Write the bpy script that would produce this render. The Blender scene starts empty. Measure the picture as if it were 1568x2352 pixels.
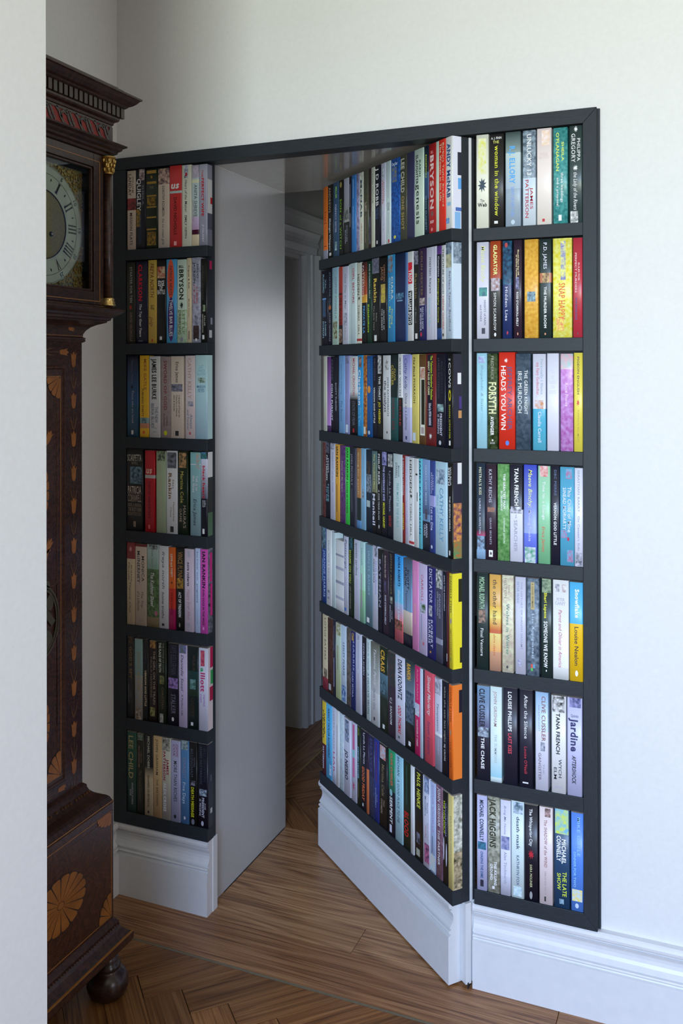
import bpy, math, random
from mathutils import Matrix, Vector
random.seed(7)
scene = bpy.context.scene
COL = scene.collection
S = 1.5 / 1.3            # design units (eye height 1.30) to metres (eye height 1.50)
R = math.radians

# ------------------------------------------------------------------ camera
cam = bpy.data.cameras.new('camera'); cam.sensor_width = 36.0; cam.sensor_fit = 'AUTO'
cam.lens = 36.0 * 2086.24 / 2352.0
cam.shift_y = -(1176.0 - 844.7) / 2352.0
cam.clip_start = 0.02
camo = bpy.data.objects.new('camera', cam); COL.objects.link(camo)
camo.matrix_world = (Matrix.Translation((0, -1.8609 * S, 1.5)) @ Matrix.Rotation(R(22.563), 4, 'Z')
                     @ Matrix.Rotation(R(90), 4, 'X') @ Matrix.Rotation(-0.0014, 4, 'Z'))
scene.camera = camo

# ------------------------------------------------------------------ world, light, exposure
world = bpy.data.worlds.new('world'); scene.world = world; world.use_nodes = True
bgn = world.node_tree.nodes['Background']
bgn.inputs['Color'].default_value = (0.75, 0.85, 1.0, 1); bgn.inputs['Strength'].default_value = 0.3

def area(name, loc, target, sx, sy, power, color, spread=180):
    l = bpy.data.lights.new(name, 'AREA'); l.shape = 'RECTANGLE'; l.size = sx * S; l.size_y = sy * S
    l.energy = power; l.color = color; l.spread = R(spread)
    o = bpy.data.objects.new(name, l); COL.objects.link(o)
    o.location = Vector(loc) * S
    d = (Vector(target) - Vector(loc)) * S
    o.rotation_euler = d.to_track_quat('-Z', 'Y').to_euler()
    return o
# daylight through the tall window in the wall behind the camera: blue-white sky light falling, green garden light rising
area('window_sky_light', (0.25, -4.28, 1.55), (0.25, -3.0, 0.50), 1.15, 1.2, 116, (0.41, 0.59, 1.0), 105)
area('window_garden_light', (0.25, -4.28, 0.95), (0.25, -3.0, 1.80), 1.15, 1.1, 66, (0.93, 1.0, 0.80), 105)
# added fill from the right, brightening the near left wall
area('side_fill_light', (2.55, -1.9, 1.35), (1.0, -1.9, 1.3), 0.8, 1.0, 23, (0.88, 0.90, 1.0))
# daylight entering the passage behind the bookcase door
area('passage_window_light', (0.05, 2.70, 1.18), (-1.05, 0.35, 1.0), 0.6, 0.9, 1.45, (0.90, 0.94, 1.0), 56)
scene.cycles.max_bounces = 5; scene.cycles.diffuse_bounces = 3; scene.cycles.glossy_bounces = 3
scene.cycles.caustics_reflective = False; scene.cycles.caustics_refractive = False

scene.view_settings.view_transform = 'Standard'; scene.view_settings.look = 'None'
scene.view_settings.exposure = 0.0; scene.view_settings.gamma = 1.0
scene.view_settings.use_curve_mapping = False

# ------------------------------------------------------------------ helpers
def lin(h):
    if len(h) == 3: v = [int(c * 2, 16) / 255 for c in h]
    else: v = [int(h[i:i + 2], 16) / 255 for i in (0, 2, 4)]
    return tuple(x / 12.92 if x <= 0.04045 else ((x + 0.055) / 1.055) ** 2.4 for x in v)

class MB:
    """collects faces of one mesh, in design units"""
    def __init__(s): s.v = []; s.f = []; s.m = []; s.sm = []
    def add(s, verts, faces, mi=0, smooth=False):
        k = len(s.v); s.v += [tuple(p) for p in verts]
        for f in faces: s.f.append([k + i for i in f]); s.m.append(mi); s.sm.append(smooth)
        return s
    def box(s, x0, x1, y0, y1, z0, z1, mi=0):
        return s.add([(x, y, z) for z in (z0, z1) for y in (y0, y1) for x in (x0, x1)],
                     [(0, 2, 3, 1), (4, 5, 7, 6), (0, 1, 5, 4), (2, 6, 7, 3), (0, 4, 6, 2), (1, 3, 7, 5)], mi)
    def prism(s, poly, fn, h0, h1, mi=0, smooth=False):
        """2-D polygon (counter-clockwise), fn(u,v,h) maps to space, extruded h0..h1"""
        n = len(poly)
        vs = [fn(u, v, h0) for u, v in poly] + [fn(u, v, h1) for u, v in poly]
        k = len(s.v); s.v += [tuple(p) for p in vs]
        s.f.append([k + i for i in range(n)][::-1]); s.m.append(mi); s.sm.append(False)
        s.f.append([k + n + i for i in range(n)]); s.m.append(mi); s.sm.append(False)
        for i in range(n):
            j = (i + 1) % n
            s.f.append([k + i, k + j, k + n + j, k + n + i]); s.m.append(mi); s.sm.append(smooth)
        return s
    def lathe(s, prof, cx, cy, n=24, mi=0):
        k = len(s.v)
        for r, z in prof:
            for i in range(n):
                a = 2 * math.pi * i / n; s.v.append((cx + r * math.cos(a), cy + r * math.sin(a), z))
        for j in range(len(prof) - 1):
            for i in range(n):
                q = (i + 1) % n
                s.f.append([k + j * n + i, k + j * n + q, k + (j + 1) * n + q, k + (j + 1) * n + i]); s.m.append(mi); s.sm.append(True)
        s.f.append([k + i for i in range(n)][::-1]); s.m.append(mi); s.sm.append(False)
        t = k + (len(prof) - 1) * n
        s.f.append([t + i for i in range(n)]); s.m.append(mi); s.sm.append(False)
        return s
    def build(s, name, mat, parent=None, origin=None, bevel=0):
        xs = list(zip(*s.v))
        if parent is not None: o0 = Vector(parent['_o'])
        elif origin is not None: o0 = Vector(origin)
        else: o0 = Vector(((min(xs[0]) + max(xs[0])) / 2, (min(xs[1]) + max(xs[1])) / 2, min(xs[2])))
        me = bpy.data.meshes.new(name)
        me.from_pydata([((x - o0.x) * S, (y - o0.y) * S, (z - o0.z) * S) for x, y, z in s.v], [], s.f)
        for mm in (mat if isinstance(mat, (list, tuple)) else [mat]): me.materials.append(mm)
        me.polygons.foreach_set('material_index', s.m); me.polygons.foreach_set('use_smooth', s.sm)
        me.update()
        ob = bpy.data.objects.new(name, me); COL.objects.link(ob)
        if parent is not None: ob.parent = parent
        else: ob.location = o0 * S
        ob['_o'] = list(o0)
        if bevel:
            b = ob.modifiers.new('bevel', 'BEVEL'); b.width = bevel * S; b.segments = 2; b.limit_method = 'ANGLE'
        return ob

def tag(o, label, cat, group=None):
    o['label'] = label; o['category'] = cat
    if group: o['group'] = group
    return o
def struct(o): o['kind'] = 'structure'; return o
def empty(name, loc):
    o = bpy.data.objects.new(name, None); COL.objects.link(o); o.empty_display_size = 0.05
    o.location = Vector(loc) * S; o['_o'] = list(loc); return o

# ------------------------------------------------------------------ materials
def mat(name): 
    m = bpy.data.materials.new(name); m.use_nodes = True
    return m, m.node_tree.nodes, m.node_tree.links, m.node_tree.nodes['Principled BSDF']
def bump(n, l, b, fac, strength, dist=0.001):
    k = n.new('ShaderNodeBump'); k.inputs['Strength'].default_value = strength; k.inputs['Distance'].default_value = dist
    l.new(fac, k.inputs['Height']); l.new(k.outputs['Normal'], b.inputs['Normal'])
def noise(n, l, scale, detail=4, mscale=None, coord='Object', rough=0.5):
    tc = n.new('ShaderNodeTexCoord'); t = n.new('ShaderNodeTexNoise')
    t.inputs['Scale'].default_value = scale; t.inputs['Detail'].default_value = detail; t.inputs['Roughness'].default_value = rough
    if mscale:
        mp = n.new('ShaderNodeMapping'); mp.inputs['Scale'].default_value = mscale
        l.new(tc.outputs[coord], mp.inputs['Vector']); l.new(mp.outputs['Vector'], t.inputs['Vector'])
    else: l.new(tc.outputs[coord], t.inputs['Vector'])
    return t
def ramp(n, l, fac, stops):
    r = n.new('ShaderNodeValToRGB'); e = r.color_ramp.elements
    while len(e) < len(stops): e.new(0.5)
    for k, (p, c) in enumerate(stops): e[k].position = p; e[k].color = (*c, 1)
    l.new(fac, r.inputs['Fac']); return r

def painted(name, c0, c1, rough, bscale, bstr, mscale=None, rvar=0.0):
    m, n, l, b = mat(name)
    t = noise(n, l, bscale, 5, mscale); r = ramp(n, l, t.outputs['Fac'], [(0.3, c0), (0.7, c1)])
    l.new(r.outputs['Color'], b.inputs['Base Color']); b.inputs['Roughness'].default_value = rough
    if rvar:
        mr = n.new('ShaderNodeMapRange'); mr.inputs['To Min'].default_value = rough - rvar; mr.inputs['To Max'].default_value = rough + rvar
        l.new(t.outputs['Fac'], mr.inputs['Value']); l.new(mr.outputs['Result'], b.inputs['Roughness'])
    bump(n, l, b, t.outputs['Fac'], bstr)
    return m
WALL = painted('wall_paint', (0.79, 0.785, 0.77), (0.82, 0.815, 0.80), 0.6, 90, 0.03)
WALLROOM = painted('room_wall_paint', (0.24, 0.20, 0.16), (0.27, 0.23, 0.18), 0.7, 90, 0.03)
CEIL = painted('ceiling_paint', (0.60, 0.55, 0.48), (0.63, 0.58, 0.51), 0.8, 60, 0.02)
WHITE = painted('white_satin_paint', (0.74, 0.745, 0.76), (0.78, 0.78, 0.79), 0.34, 40, 0.05, (1, 1, 1))
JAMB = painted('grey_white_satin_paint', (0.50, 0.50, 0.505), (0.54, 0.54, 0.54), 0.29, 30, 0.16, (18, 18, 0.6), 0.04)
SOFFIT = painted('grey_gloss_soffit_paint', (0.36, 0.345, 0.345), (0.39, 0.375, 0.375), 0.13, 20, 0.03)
BLACK = painted('black_satin_paint', (0.018, 0.023, 0.029), (0.028, 0.034, 0.041), 0.50, 60, 0.25, (0.8, 10, 10), 0.08)
BLACKV = painted('black_satin_paint_vertical_grain', (0.018, 0.023, 0.029), (0.028, 0.034, 0.041), 0.50, 60, 0.25, (10, 10, 0.8), 0.08)
for _m in (BLACK, BLACKV): _m.node_tree.nodes['Principled BSDF'].inputs['Specular IOR Level'].default_value = 0.32

def oak_mat(name, dark, mid, light, rough=0.32):
    m, n, l, b = mat(name)
    tc = n.new('ShaderNodeTexCoord'); oi = n.new('ShaderNodeObjectInfo')
    off = n.new('ShaderNodeVectorMath'); off.operation = 'MULTIPLY_ADD'
    cmb = n.new('ShaderNodeCombineXYZ')
    for k in range(3): l.new(oi.outputs['Random'], cmb.inputs[k])
    off.inputs[1].default_value = (37.0, 11.0, 5.0)
    l.new(cmb.outputs[0], off.inputs[0]); l.new(tc.outputs['Object'], off.inputs[2])
    # broad growth rings: stretched along local X
    mp = n.new('ShaderNodeMapping'); mp.inputs['Scale'].default_value = (0.85, 9.0, 9.0); l.new(off.outputs[0], mp.inputs['Vector'])
    big = n.new('ShaderNodeTexNoise'); big.inputs['Scale'].default_value = 1.0; big.inputs['Detail'].default_value = 2; l.new(mp.outputs[0], big.inputs['Vector'])
    mul = n.new('ShaderNodeMath'); mul.operation = 'MULTIPLY'; mul.inputs[1].default_value = 26.0; l.new(big.outputs['Fac'], mul.inputs[0])
    fr = n.new('ShaderNodeMath'); fr.operation = 'PINGPONG'; fr.inputs[1].default_value = 1.0; l.new(mul.outputs[0], fr.inputs[0])
    mp2 = n.new('ShaderNodeMapping'); mp2.inputs['Scale'].default_value = (3.2, 230, 230); l.new(off.outputs[0], mp2.inputs['Vector'])
    fine = n.new('ShaderNodeTexNoise'); fine.inputs['Scale'].default_value = 1.0; fine.inputs['Detail'].default_value = 4; l.new(mp2.outputs[0], fine.inputs['Vector'])
    mix = n.new('ShaderNodeMath'); mix.operation = 'MULTIPLY_ADD'; mix.inputs[1].default_value = 0.20
    l.new(fr.outputs[0], mix.inputs[0]); 
    half = n.new('ShaderNodeMath'); half.operation = 'MULTIPLY'; half.inputs[1].default_value = 0.80; l.new(fine.outputs['Fac'], half.inputs[0])
    l.new(half.outputs[0], mix.inputs[2])
    r = ramp(n, l, mix.outputs[0], [(0.28, dark), (0.48, mid), (0.70, light)])
    hsv = n.new('ShaderNodeHueSaturation')
    mr = n.new('ShaderNodeMapRange'); mr.inputs['To Min'].default_value = 0.8; mr.inputs['To Max'].default_value = 1.2
    l.new(oi.outputs['Random'], mr.inputs['Value']); l.new(mr.outputs[0], hsv.inputs['Value'])
    l.new(r.outputs['Color'], hsv.inputs['Color']); l.new(hsv.outputs['Color'], b.inputs['Base Color'])
    b.inputs['Roughness'].default_value = rough
    bump(n, l, b, mix.outputs[0], 0.12, 0.0006)
    return m
OAK = oak_mat('oiled_oak', (0.13, 0.047, 0.016), (0.31, 0.135, 0.053), (0.46, 0.235, 0.105))
OAK_LIT = oak_mat('lit_oiled_oak', (0.145, 0.058, 0.022), (0.36, 0.175, 0.074), (0.52, 0.290, 0.135))  # paler tone paints passage light onto the boards in the opening
OAKH = oak_mat('oiled_oak_herringbone', (0.095, 0.034, 0.010), (0.23, 0.092, 0.028), (0.34, 0.155, 0.054))
GROUT = painted('floor_joint', (0.02, 0.013, 0.008), (0.03, 0.02, 0.012), 0.8, 60, 0.05)
STRIP = painted('grey_inlay_strip', (0.17, 0.135, 0.085), (0.21, 0.17, 0.11), 0.45, 80, 0.05)
MAHOG = oak_mat('dark_mahogany', (0.016, 0.0070, 0.0050), (0.036, 0.0145, 0.0095), (0.066, 0.026, 0.0155), 0.28)
MAHOGV = oak_mat('mahogany_veneer', (0.024, 0.0085, 0.0055), (0.044, 0.015, 0.0085), (0.066, 0.023, 0.0125), 0.22)
def plain(name, c, rough=0.4, metal=0.0, nz=(40, 0.04), var=0.12):
    m = painted(name, tuple(x * (1 - var) for x in c), tuple(min(1, x * (1 + var)) for x in c), rough, nz[0], nz[1])
    m.node_tree.nodes['Principled BSDF'].inputs['Metallic'].default_value = metal
    return m
INLAY = plain('satinwood_inlay', (0.30, 0.105, 0.018), 0.28, 0, (25, 0.02), 0.25)
STRING = plain('boxwood_stringing', (0.36, 0.15, 0.035), 0.35)
LEAFIN = plain('brown_leaf_inlay', (0.115, 0.05, 0.016), 0.3, 0, (30, 0.02), 0.2)
INKLINE = plain('dark_inlay_line', (0.012, 0.006, 0.004), 0.4)
BRASS = plain('brass', (0.75, 0.52, 0.20), 0.3, 1.0)
OLDBRASS = plain('old_gilt_brass', (0.50, 0.33, 0.10), 0.38, 1.0, (160, 0.6), 0.3)
ESCUT = plain('dull_pierced_metal', (0.16, 0.135, 0.085), 0.42, 1.0, (120, 0.3))
SILVER = plain('silvered_dial', (0.44, 0.45, 0.37), 0.5, 0.35, (18, 0.02), 0.12)
DIALC = plain('matted_brass_dial_centre', (0.24, 0.19, 0.095), 0.5, 0.4, (200, 0.2), 0.15)
REDCLOTH = plain('red_fret_backing', (0.26, 0.035, 0.03), 0.8)
DARKIN = plain('dark_hood_interior', (0.010, 0.009, 0.009), 0.6)
def glass_mat():
    m, n, l, b = mat('clear_glass')
    out = n['Material Output']; tr = n.new('ShaderNodeBsdfTransparent'); gl = n.new('ShaderNodeBsdfGlossy')
    gl.inputs['Roughness'].default_value = 0.03; tr.inputs['Color'].default_value = (0.93, 0.96, 0.95, 1)
    lw = n.new('ShaderNodeLayerWeight'); lw.inputs['Blend'].default_value = 0.5; mx = n.new('ShaderNodeMixShader')
    pw = n.new('ShaderNodeMath'); pw.operation = 'POWER'; pw.inputs[1].default_value = 4.0; l.new(lw.outputs['Facing'], pw.inputs[0])
    fz = n.new('ShaderNodeMath'); fz.operation = 'MULTIPLY_ADD'; fz.inputs[1].default_value = 0.8; fz.inputs[2].default_value = 0.03; l.new(pw.outputs[0], fz.inputs[0])
    l.new(fz.outputs[0], mx.inputs[0]); l.new(tr.outputs[0], mx.inputs[1]); l.new(gl.outputs[0], mx.inputs[2])
    l.new(mx.outputs[0], out.inputs['Surface']); n.remove(b); return m
GLASS = glass_mat()
def print_mat(name, rough, coat):
    m, n, l, b = mat(name)
    a1 = n.new('ShaderNodeAttribute'); a1.attribute_name = 'Col'; a2 = n.new('ShaderNodeAttribute'); a2.attribute_name = 'Col2'
    tc = n.new('ShaderNodeTexCoord'); oi = n.new('ShaderNodeObjectInfo')
    t = n.new('ShaderNodeTexNoise'); t.noise_dimensions = '4D'; t.inputs['Scale'].default_value = 120; t.inputs['Detail'].default_value = 3
    w = n.new('ShaderNodeMath'); w.operation = 'MULTIPLY'; w.inputs[1].default_value = 60; l.new(oi.outputs['Random'], w.inputs[0])
    l.new(w.outputs[0], t.inputs['W']); l.new(tc.outputs['Object'], t.inputs['Vector'])
    mr = n.new('ShaderNodeMapRange'); mr.inputs['From Min'].default_value = 0.34; mr.inputs['From Max'].default_value = 0.66; l.new(t.outputs['Fac'], mr.inputs['Value'])
    ml = n.new('ShaderNodeMath'); ml.operation = 'MULTIPLY'; l.new(mr.outputs[0], ml.inputs[0]); l.new(a2.outputs['Alpha'], ml.inputs[1])
    mx = n.new('ShaderNodeMix'); mx.data_type = 'RGBA'; l.new(ml.outputs[0], mx.inputs['Factor'])
    l.new(a1.outputs['Color'], mx.inputs[6]); l.new(a2.outputs['Color'], mx.inputs[7])
    l.new(mx.outputs[2], b.inputs['Base Color']); b.inputs['Roughness'].default_value = rough
    if 'Coat Weight' in b.inputs: b.inputs['Coat Weight'].default_value = coat; b.inputs['Coat Roughness'].default_value = 0.25
    return m
COVER = print_mat('printed_book_cover', 0.42, 0.25)
INK = print_mat('printed_ink', 0.5, 0.0)
# ------------------------------------------------------------------ the setting
YW = 0.045                      # face of the plastered wall behind the black frame
XL, XNEAR, YNEAR = -1.3865, -0.855, -0.862
YB, XR, ZC = -4.35, 2.6, 2.35   # rear wall, right wall, ceiling
XO0, XO1, ZO, YJ = -1.1365, -0.462, 1.7946, 0.456
# wall with the opening
m = MB()
poly = [(XL - 0.2, 0), (XO0 - 0.02, 0), (XO0 - 0.02, ZO + 0.02), (XO1 + 0.012, ZO + 0.02), (XO1 + 0.012, 0), (XR + 0.1, 0), (XR + 0.1, ZC), (XL - 0.2, ZC)]
m.prism(poly, lambda u, v, h: (u, -h, v), -YJ, -YW)
YF = 0.018                      # plaster face right of and above the frame
skin = [(-0.2222, 0), (XR + 0.1, 0), (XR + 0.1, ZC), (XL - 0.2, ZC), (XL - 0.2, 1.8165), (-0.2222, 1.8165)]
m.prism(skin, lambda u, v, h: (u, -h, v), -YW, -YF)
m.box(-0.46, -0.2222, YF, YW, 0, 0.1755)
struct(m.build('wall_back', WALL))
m = MB().box(XL - 0.16, XL, YNEAR - 0.0, YF, 0, ZC); struct(m.build('wall_left', WALL))
m = MB().box(XNEAR - 0.62, XNEAR, YB, YNEAR, 0, ZC); struct(m.build('wall_front_left', WALL))
m = MB().box(XR, XR + 0.1, YB, -2.35, 0, ZC).box(XR, XR + 0.1, -1.45, YW, 0, ZC).box(XR, XR + 0.1, -2.35, -1.45, 0, 0.8).box(XR, XR + 0.1, -2.35, -1.45, 1.9, ZC)
struct(m.build('wall_right', WALLROOM))
w2 = struct(empty('added_window', (XR + .05, -1.9, 0.8)))  # unseen window, added to go with the fill light
m = MB().box(XR + .03, XR + .08, -2.35, -2.30, .8, 1.9).box(XR + .03, XR + .08, -1.50, -1.45, .8, 1.9).box(XR + .03, XR + .08, -2.30, -1.50, .8, .85).box(XR + .03, XR + .08, -2.30, -1.50, 1.85, 1.9)
m.build('window_frame', WHITE, w2)
MB().box(XR + .052, XR + .057, -2.30, -1.50, .85, 1.85).build('pane', GLASS, w2)
# rear wall with the window the light comes through
wx0, wx1, wz0, wz1 = -0.38, 0.88, 0.35, 2.2
m = MB()
m.box(XNEAR - 0.6, wx0, YB - 0.15, YB, 0, ZC); m.box(wx1, XR + 0.1, YB - 0.15, YB, 0, ZC)
m.box(wx0, wx1, YB - 0.15, YB, 0, wz0); m.box(wx0, wx1, YB - 0.15, YB, wz1, ZC)
struct(m.build('wall_rear', WALLROOM))
w1 = struct(empty('window_1', ((wx0 + wx1) / 2, YB - 0.08, wz0)))
m = MB().box(wx0, wx0 + .05, YB - .12, YB - .06, wz0, wz1).box(wx1 - .05, wx1, YB - .12, YB - .06, wz0, wz1)
m.box(wx0 + .05, wx1 - .05, YB - .12, YB - .06, wz0, wz0 + .06).box(wx0 + .05, wx1 - .05, YB - .12, YB - .06, wz1 - .05, wz1)
m.box((wx0 + wx1) / 2 - .02, (wx0 + wx1) / 2 + .02, YB - .12, YB - .06, wz0 + .06, wz1 - .05)
m.build('window_frame', WHITE, w1)
for a, b in ((wx0 + .05, (wx0 + wx1) / 2 - .02), ((wx0 + wx1) / 2 + .02, wx1 - .05)):
    MB().box(a, b, YB - .095, YB - .09, wz0 + .06, wz1 - .05).build('pane', GLASS, w1)
m = MB().box(XL - 0.2, XR + 0.1, YB - 0.15, YW + .4, ZC, ZC + 0.1); struct(m.build('ceiling', CEIL))

# floor: a dark bed carries the oak pieces
floor = struct(MB().box(-2.3, XR + 0.1, YB - 0.15, 2.9, -0.05, -0.004).build('floor', GROUT, origin=(0, 0, 0)))
def clip(poly, a, b, c):        # keep a*x+b*y<=c
    out = []
    for i in range(len(poly)):
        p, q = poly[i], poly[(i + 1) % len(poly)]
        dp, dq = a * p[0] + b * p[1] - c, a * q[0] + b * q[1] - c
        if dp <= 0: out.append(p)
        if (dp < 0 < dq) or (dq < 0 < dp):
            t = dp / (dp - dq); out.append((p[0] + (q[0] - p[0]) * t, p[1] + (q[1] - p[1]) * t))
    return out
def piece(name, poly, ang, matr, z=0.0, th=0.006):
    """one floor board: polygon in plan, grain along ang"""
    cx = sum(p[0] for p in poly) / len(poly); cy = sum(p[1] for p in poly) / len(poly)
    ca, sa = math.cos(-ang), math.sin(-ang)
    loc = [((p[0] - cx) * ca - (p[1] - cy) * sa, (p[0] - cx) * sa + (p[1] - cy) * ca) for p in poly]
    n = len(loc); g = 0.0008
    inner = [(u * (1 - g / max(1e-4, math.hypot(u, v))), v * (1 - g / max(1e-4, math.hypot(u, v)))) for u, v in loc]
    vs = [(u, v, -th) for u, v in loc] + [(u, v, -0.0009) for u, v in loc] + [(u, v, 0) for u, v in inner]
    fs = [[2 * n + i for i in range(n)]]
    for i in range(n):
        j = (i + 1) % n
        fs.append([i, j, n + j, n + i]); fs.append([n + i, n + j, 2 * n + j, 2 * n + i])
    me = bpy.data.meshes.new(name); me.from_pydata([(x * S, y * S, w * S) for x, y, w in vs], [], fs); me.materials.append(matr); me.update()
    o = bpy.data.objects.new(name, me); COL.objects.link(o); o.parent = floor
    o.location = (cx * S, cy * S, z * S); o.rotation_euler = (0, 0, ang); return o
G = 0.0005
def rect(x0, x1, y0, y1): return [(x0 + G, y0 + G), (x1 - G, y0 + G), (x1 - G, y1 - G), (x0 + G, y1 - G)]
def boards(x0, x1, y0, y1, cuts, mt=None):
    xs = [x0] + cuts + [x1]
    for a, b in zip(xs, xs[1:]): piece('oak_board', rect(a, b, y0, y1), 0.0, mt or OAK)
YS0, YS1 = -0.1355, -0.1285
boards(-1.40, 2.5, YS1, 0.0070, [-0.30, 0.9])
boards(-1.37, -0.47, 0.0070, 0.107, [-0.757], OAK_LIT)
boards(-1.135, -0.46, 0.107, 0.208, [-0.585], OAK_LIT)
boards(-1.135, -0.46, 0.208, 0.309, [-0.80], OAK_LIT)
boards(-1.135, -0.46, 0.309, 0.451, [], OAK_LIT)
piece('inlay_strip', rect(-1.40, 2.5, YS0, YS1), 0.0, STRIP)
def herringbone(ax, ay, w, L, inside, clips, limit):
    """blocks at +-45 degrees; (ax, ay) is one inner corner of the zigzag"""
    c = math.sqrt(0.5); k = 0
    nL = L / w
    for j in range(-24, 25):
        for i in range(-40, 41):
            # classic herringbone lattice in rotated coordinates (u along +45, v along -45)
            u0 = i * w + j * L; v0 = i * w - j * L
            for kind in (0, 1):
                if kind == 0: q = [(u0, v0), (u0 + L, v0), (u0 + L, v0 + w), (u0, v0 + w)]
                else: q = [(u0, v0 + w), (u0 + w, v0 + w), (u0 + w, v0 + w + L), (u0, v0 + w + L)]
                pl = [(ax + (u + v) * c, ay + (u - v) * c) for u, v in q][::-1]
                cx = sum(p[0] for p in pl) / 4; cy = sum(p[1] for p in pl) / 4
                if not inside(cx, cy): continue
                pl = [(p[0] + (cx - p[0]) * G / w * 1.5, p[1] + (cy - p[1]) * G / w * 1.5) for p in pl]
                for cl in clips: pl = clip(pl, *cl) if len(pl) > 2 else pl
                if len(pl) < 3: continue
                ar = abs(sum(pl[a][0] * pl[(a + 1) % len(pl)][1] - pl[(a + 1) % len(pl)][0] * pl[a][1] for a in range(len(pl)))) / 2
                if ar < 2e-5: continue
                piece('herringbone_block', pl, R(45) if kind == 0 else R(-45), OAKH); k += 1
                if k >= limit: return
herringbone(-1.0414, -0.2337 - 0.0, 0.0785, 0.314,
            lambda x, y: -1.5 < x < 0.35 and -0.95 < y < 0.06, [(0, 1, YS0), (-1, 0, 1.402)], 260)
herringbone(-1.19, 0.62, 0.0785, 0.314, lambda x, y: -1.35 < x < -0.4 and 0.4 < y < 1.6, [(0, -1, -0.452), (-1, 0, 1.2525), (1, 0, -0.45)], 120)
piece('brass_strip', rect(-1.252, -1.246, 0.46, 1.9), 0.0, BRASS, 0.0006)
for k, (a, b) in enumerate(((-1.345, -1.2525), (-1.44, -1.345), (-1.60, -1.44))):
    piece('oak_board', [(a + G, .2), (b - G, .2), (b - G, 2.4), (a + G, 2.4)], R(90), OAK)
# the rest of the room floor beyond the built pieces (out of view)
struct(MB().box(0.30, XR, YB, YS0 - 0.002, -0.004, -0.0005).build('floor', OAKH))
struct(MB().box(XNEAR, 0.30, YB, -0.93, -0.004, -0.0005).build('floor', OAKH))

# skirting boards
SK = [(0, 0.0), (0, 0.1005), (.0030, .1022), (.0042, .1050), (.0012, .1072), (.0005, .1098), (.0016, .1122), (.0048, .1136), (.0052, .1162), (.0022, .1178), (.0026, .1205),
      (.0056, .125), (.0078, .131), (.0086, .138), (.0080, .145), (.0060, .150), (.0038, .1528), (.0034, .1545), (.0060, .1553), (.0060, .1577), (.0026, .1592), (.0008, .163), (.0004, .168), (.0014, .173), (.0034, .1765)]
SK = [(d * 1.45, z) for d, z in SK]
def skirting(m, fn, l0, l1, back):
    poly = [(d, z) for d, z in SK] + [(back, SK[-1][1]), (back, 0)]
    return m.prism(poly, fn, l0, l1)
skx = lambda d, z, h: (h, d, z)
struct(skirting(MB(), skx, XL, -1.1195, 0.0448).build('baseboard_left', WHITE))
struct(skirting(MB(), skx, -0.4785, XR, 0.0178).build('baseboard_right', WHITE))
struct(skirting(MB(), lambda d, z, h: (XL + 0.0155 - d, h, z), YNEAR, 0.0, 0.0155).build('baseboard_side', WHITE))
struct(skirting(MB(), lambda d, z, h: (XNEAR + 0.033 - d, h, z), YB, YNEAR, 0.033).build('baseboard_front', WHITE))
# small plinth board closing the gap beside the opening
m = MB().box(-1.1365, -1.1175, 0.0255, 0.046, 0, 0.1768); struct(m.build('trim_1', WHITE, bevel=.001))
# lining of the opening
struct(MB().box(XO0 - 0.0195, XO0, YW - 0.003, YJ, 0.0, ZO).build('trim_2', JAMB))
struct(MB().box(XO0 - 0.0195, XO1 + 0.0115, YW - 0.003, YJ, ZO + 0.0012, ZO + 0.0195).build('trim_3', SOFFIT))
struct(MB().box(XO1, XO1 + 0.0115, YW - 0.003, YJ, 0.0, ZO).build('trim_4', WHITE))
struct(MB().box(XO0 + 0.0002, XO0 + 0.0008, YW + 0.012, YJ - 0.001, ZO - 0.0005, ZO + 0.0012).build('trim_5', WHITE))

# passage behind
XH = -1.392
m = MB()
m.box(XH - .14, XH, YJ, 0.52, 0, ZC); m.box(XH - .14, XH, 1.118, 2.8, 0, ZC); m.box(XH - .14, XH, 0.52, 1.118, 1.70, ZC)
struct(m.build('wall_far_left', WALL))
struct(MB().box(XH - 0.14, 0.7, 2.8, 2.9, 0, ZC).build('wall_far_back', WALL))
struct(MB().box(0.6, 0.7, YJ, 2.8, 0, ZC).build('wall_far_right', WALL))
struct(MB().box(XH - 0.14, 0.7, YJ, 2.9, ZC, ZC + .08).build('ceiling', CEIL))
d1 = struct(empty('door_1', (XH - .10, 0.80, 0)))
MB().box(XH - .125, XH - .085, 0.53, 1.108, 0.004, 1.692).build('door_leaf', WHITE, d1)
# architrave: stepped moulding round the passage doorway
def casing_poly(w):  # (distance from opening edge, projection)
    return [(0, 0), (0, .016), (w * .10, .021), (w * .14, .015), (w * .42, .018), (w * .46, .024), (w * .60, .024), (w * .64, .019), (w * .80, .026), (w, .033), (w, 0)]
struct(MB().prism(casing_poly(.10), lambda u, v, h: (XH + v, 1.112 + u, h), 0, 1.712).build('trim_6', WHITE))
struct(MB().prism(casing_poly(.085), lambda u, v, h: (XH + v, h, 1.704 + u), 0.42, 1.215).build('trim_7', WHITE))
struct(MB().box(XH, XH + .045, 0.42, 1.24, 1.790, 1.826).box(XH, XH + .062, 0.42, 1.255, 1.826, 1.838).build('trim_8', WHITE))
struct(MB().box(XH - .14, XH, 1.104, 1.118, 0, 1.70).box(XH - .14, XH, .52, .532, 0, 1.70).box(XH - .14, XH, .532, 1.104, 1.69, 1.70).build('trim_9', WHITE))
struct(skirting(MB(), lambda d, z, h: (XH + 0.028 - d, h, z), 1.214, 2.8, 0.028).build('baseboard_far_left', WHITE))
# ------------------------------------------------------------------ bookcases
ZROW = [(1.788, 1.5905), (1.5645, 1.360), (1.333, 1.131), (1.103, 0.9005), (0.873, 0.670), (0.641, 0.4395), (0.410, 0.209)]
DEP = 0.0255
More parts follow.
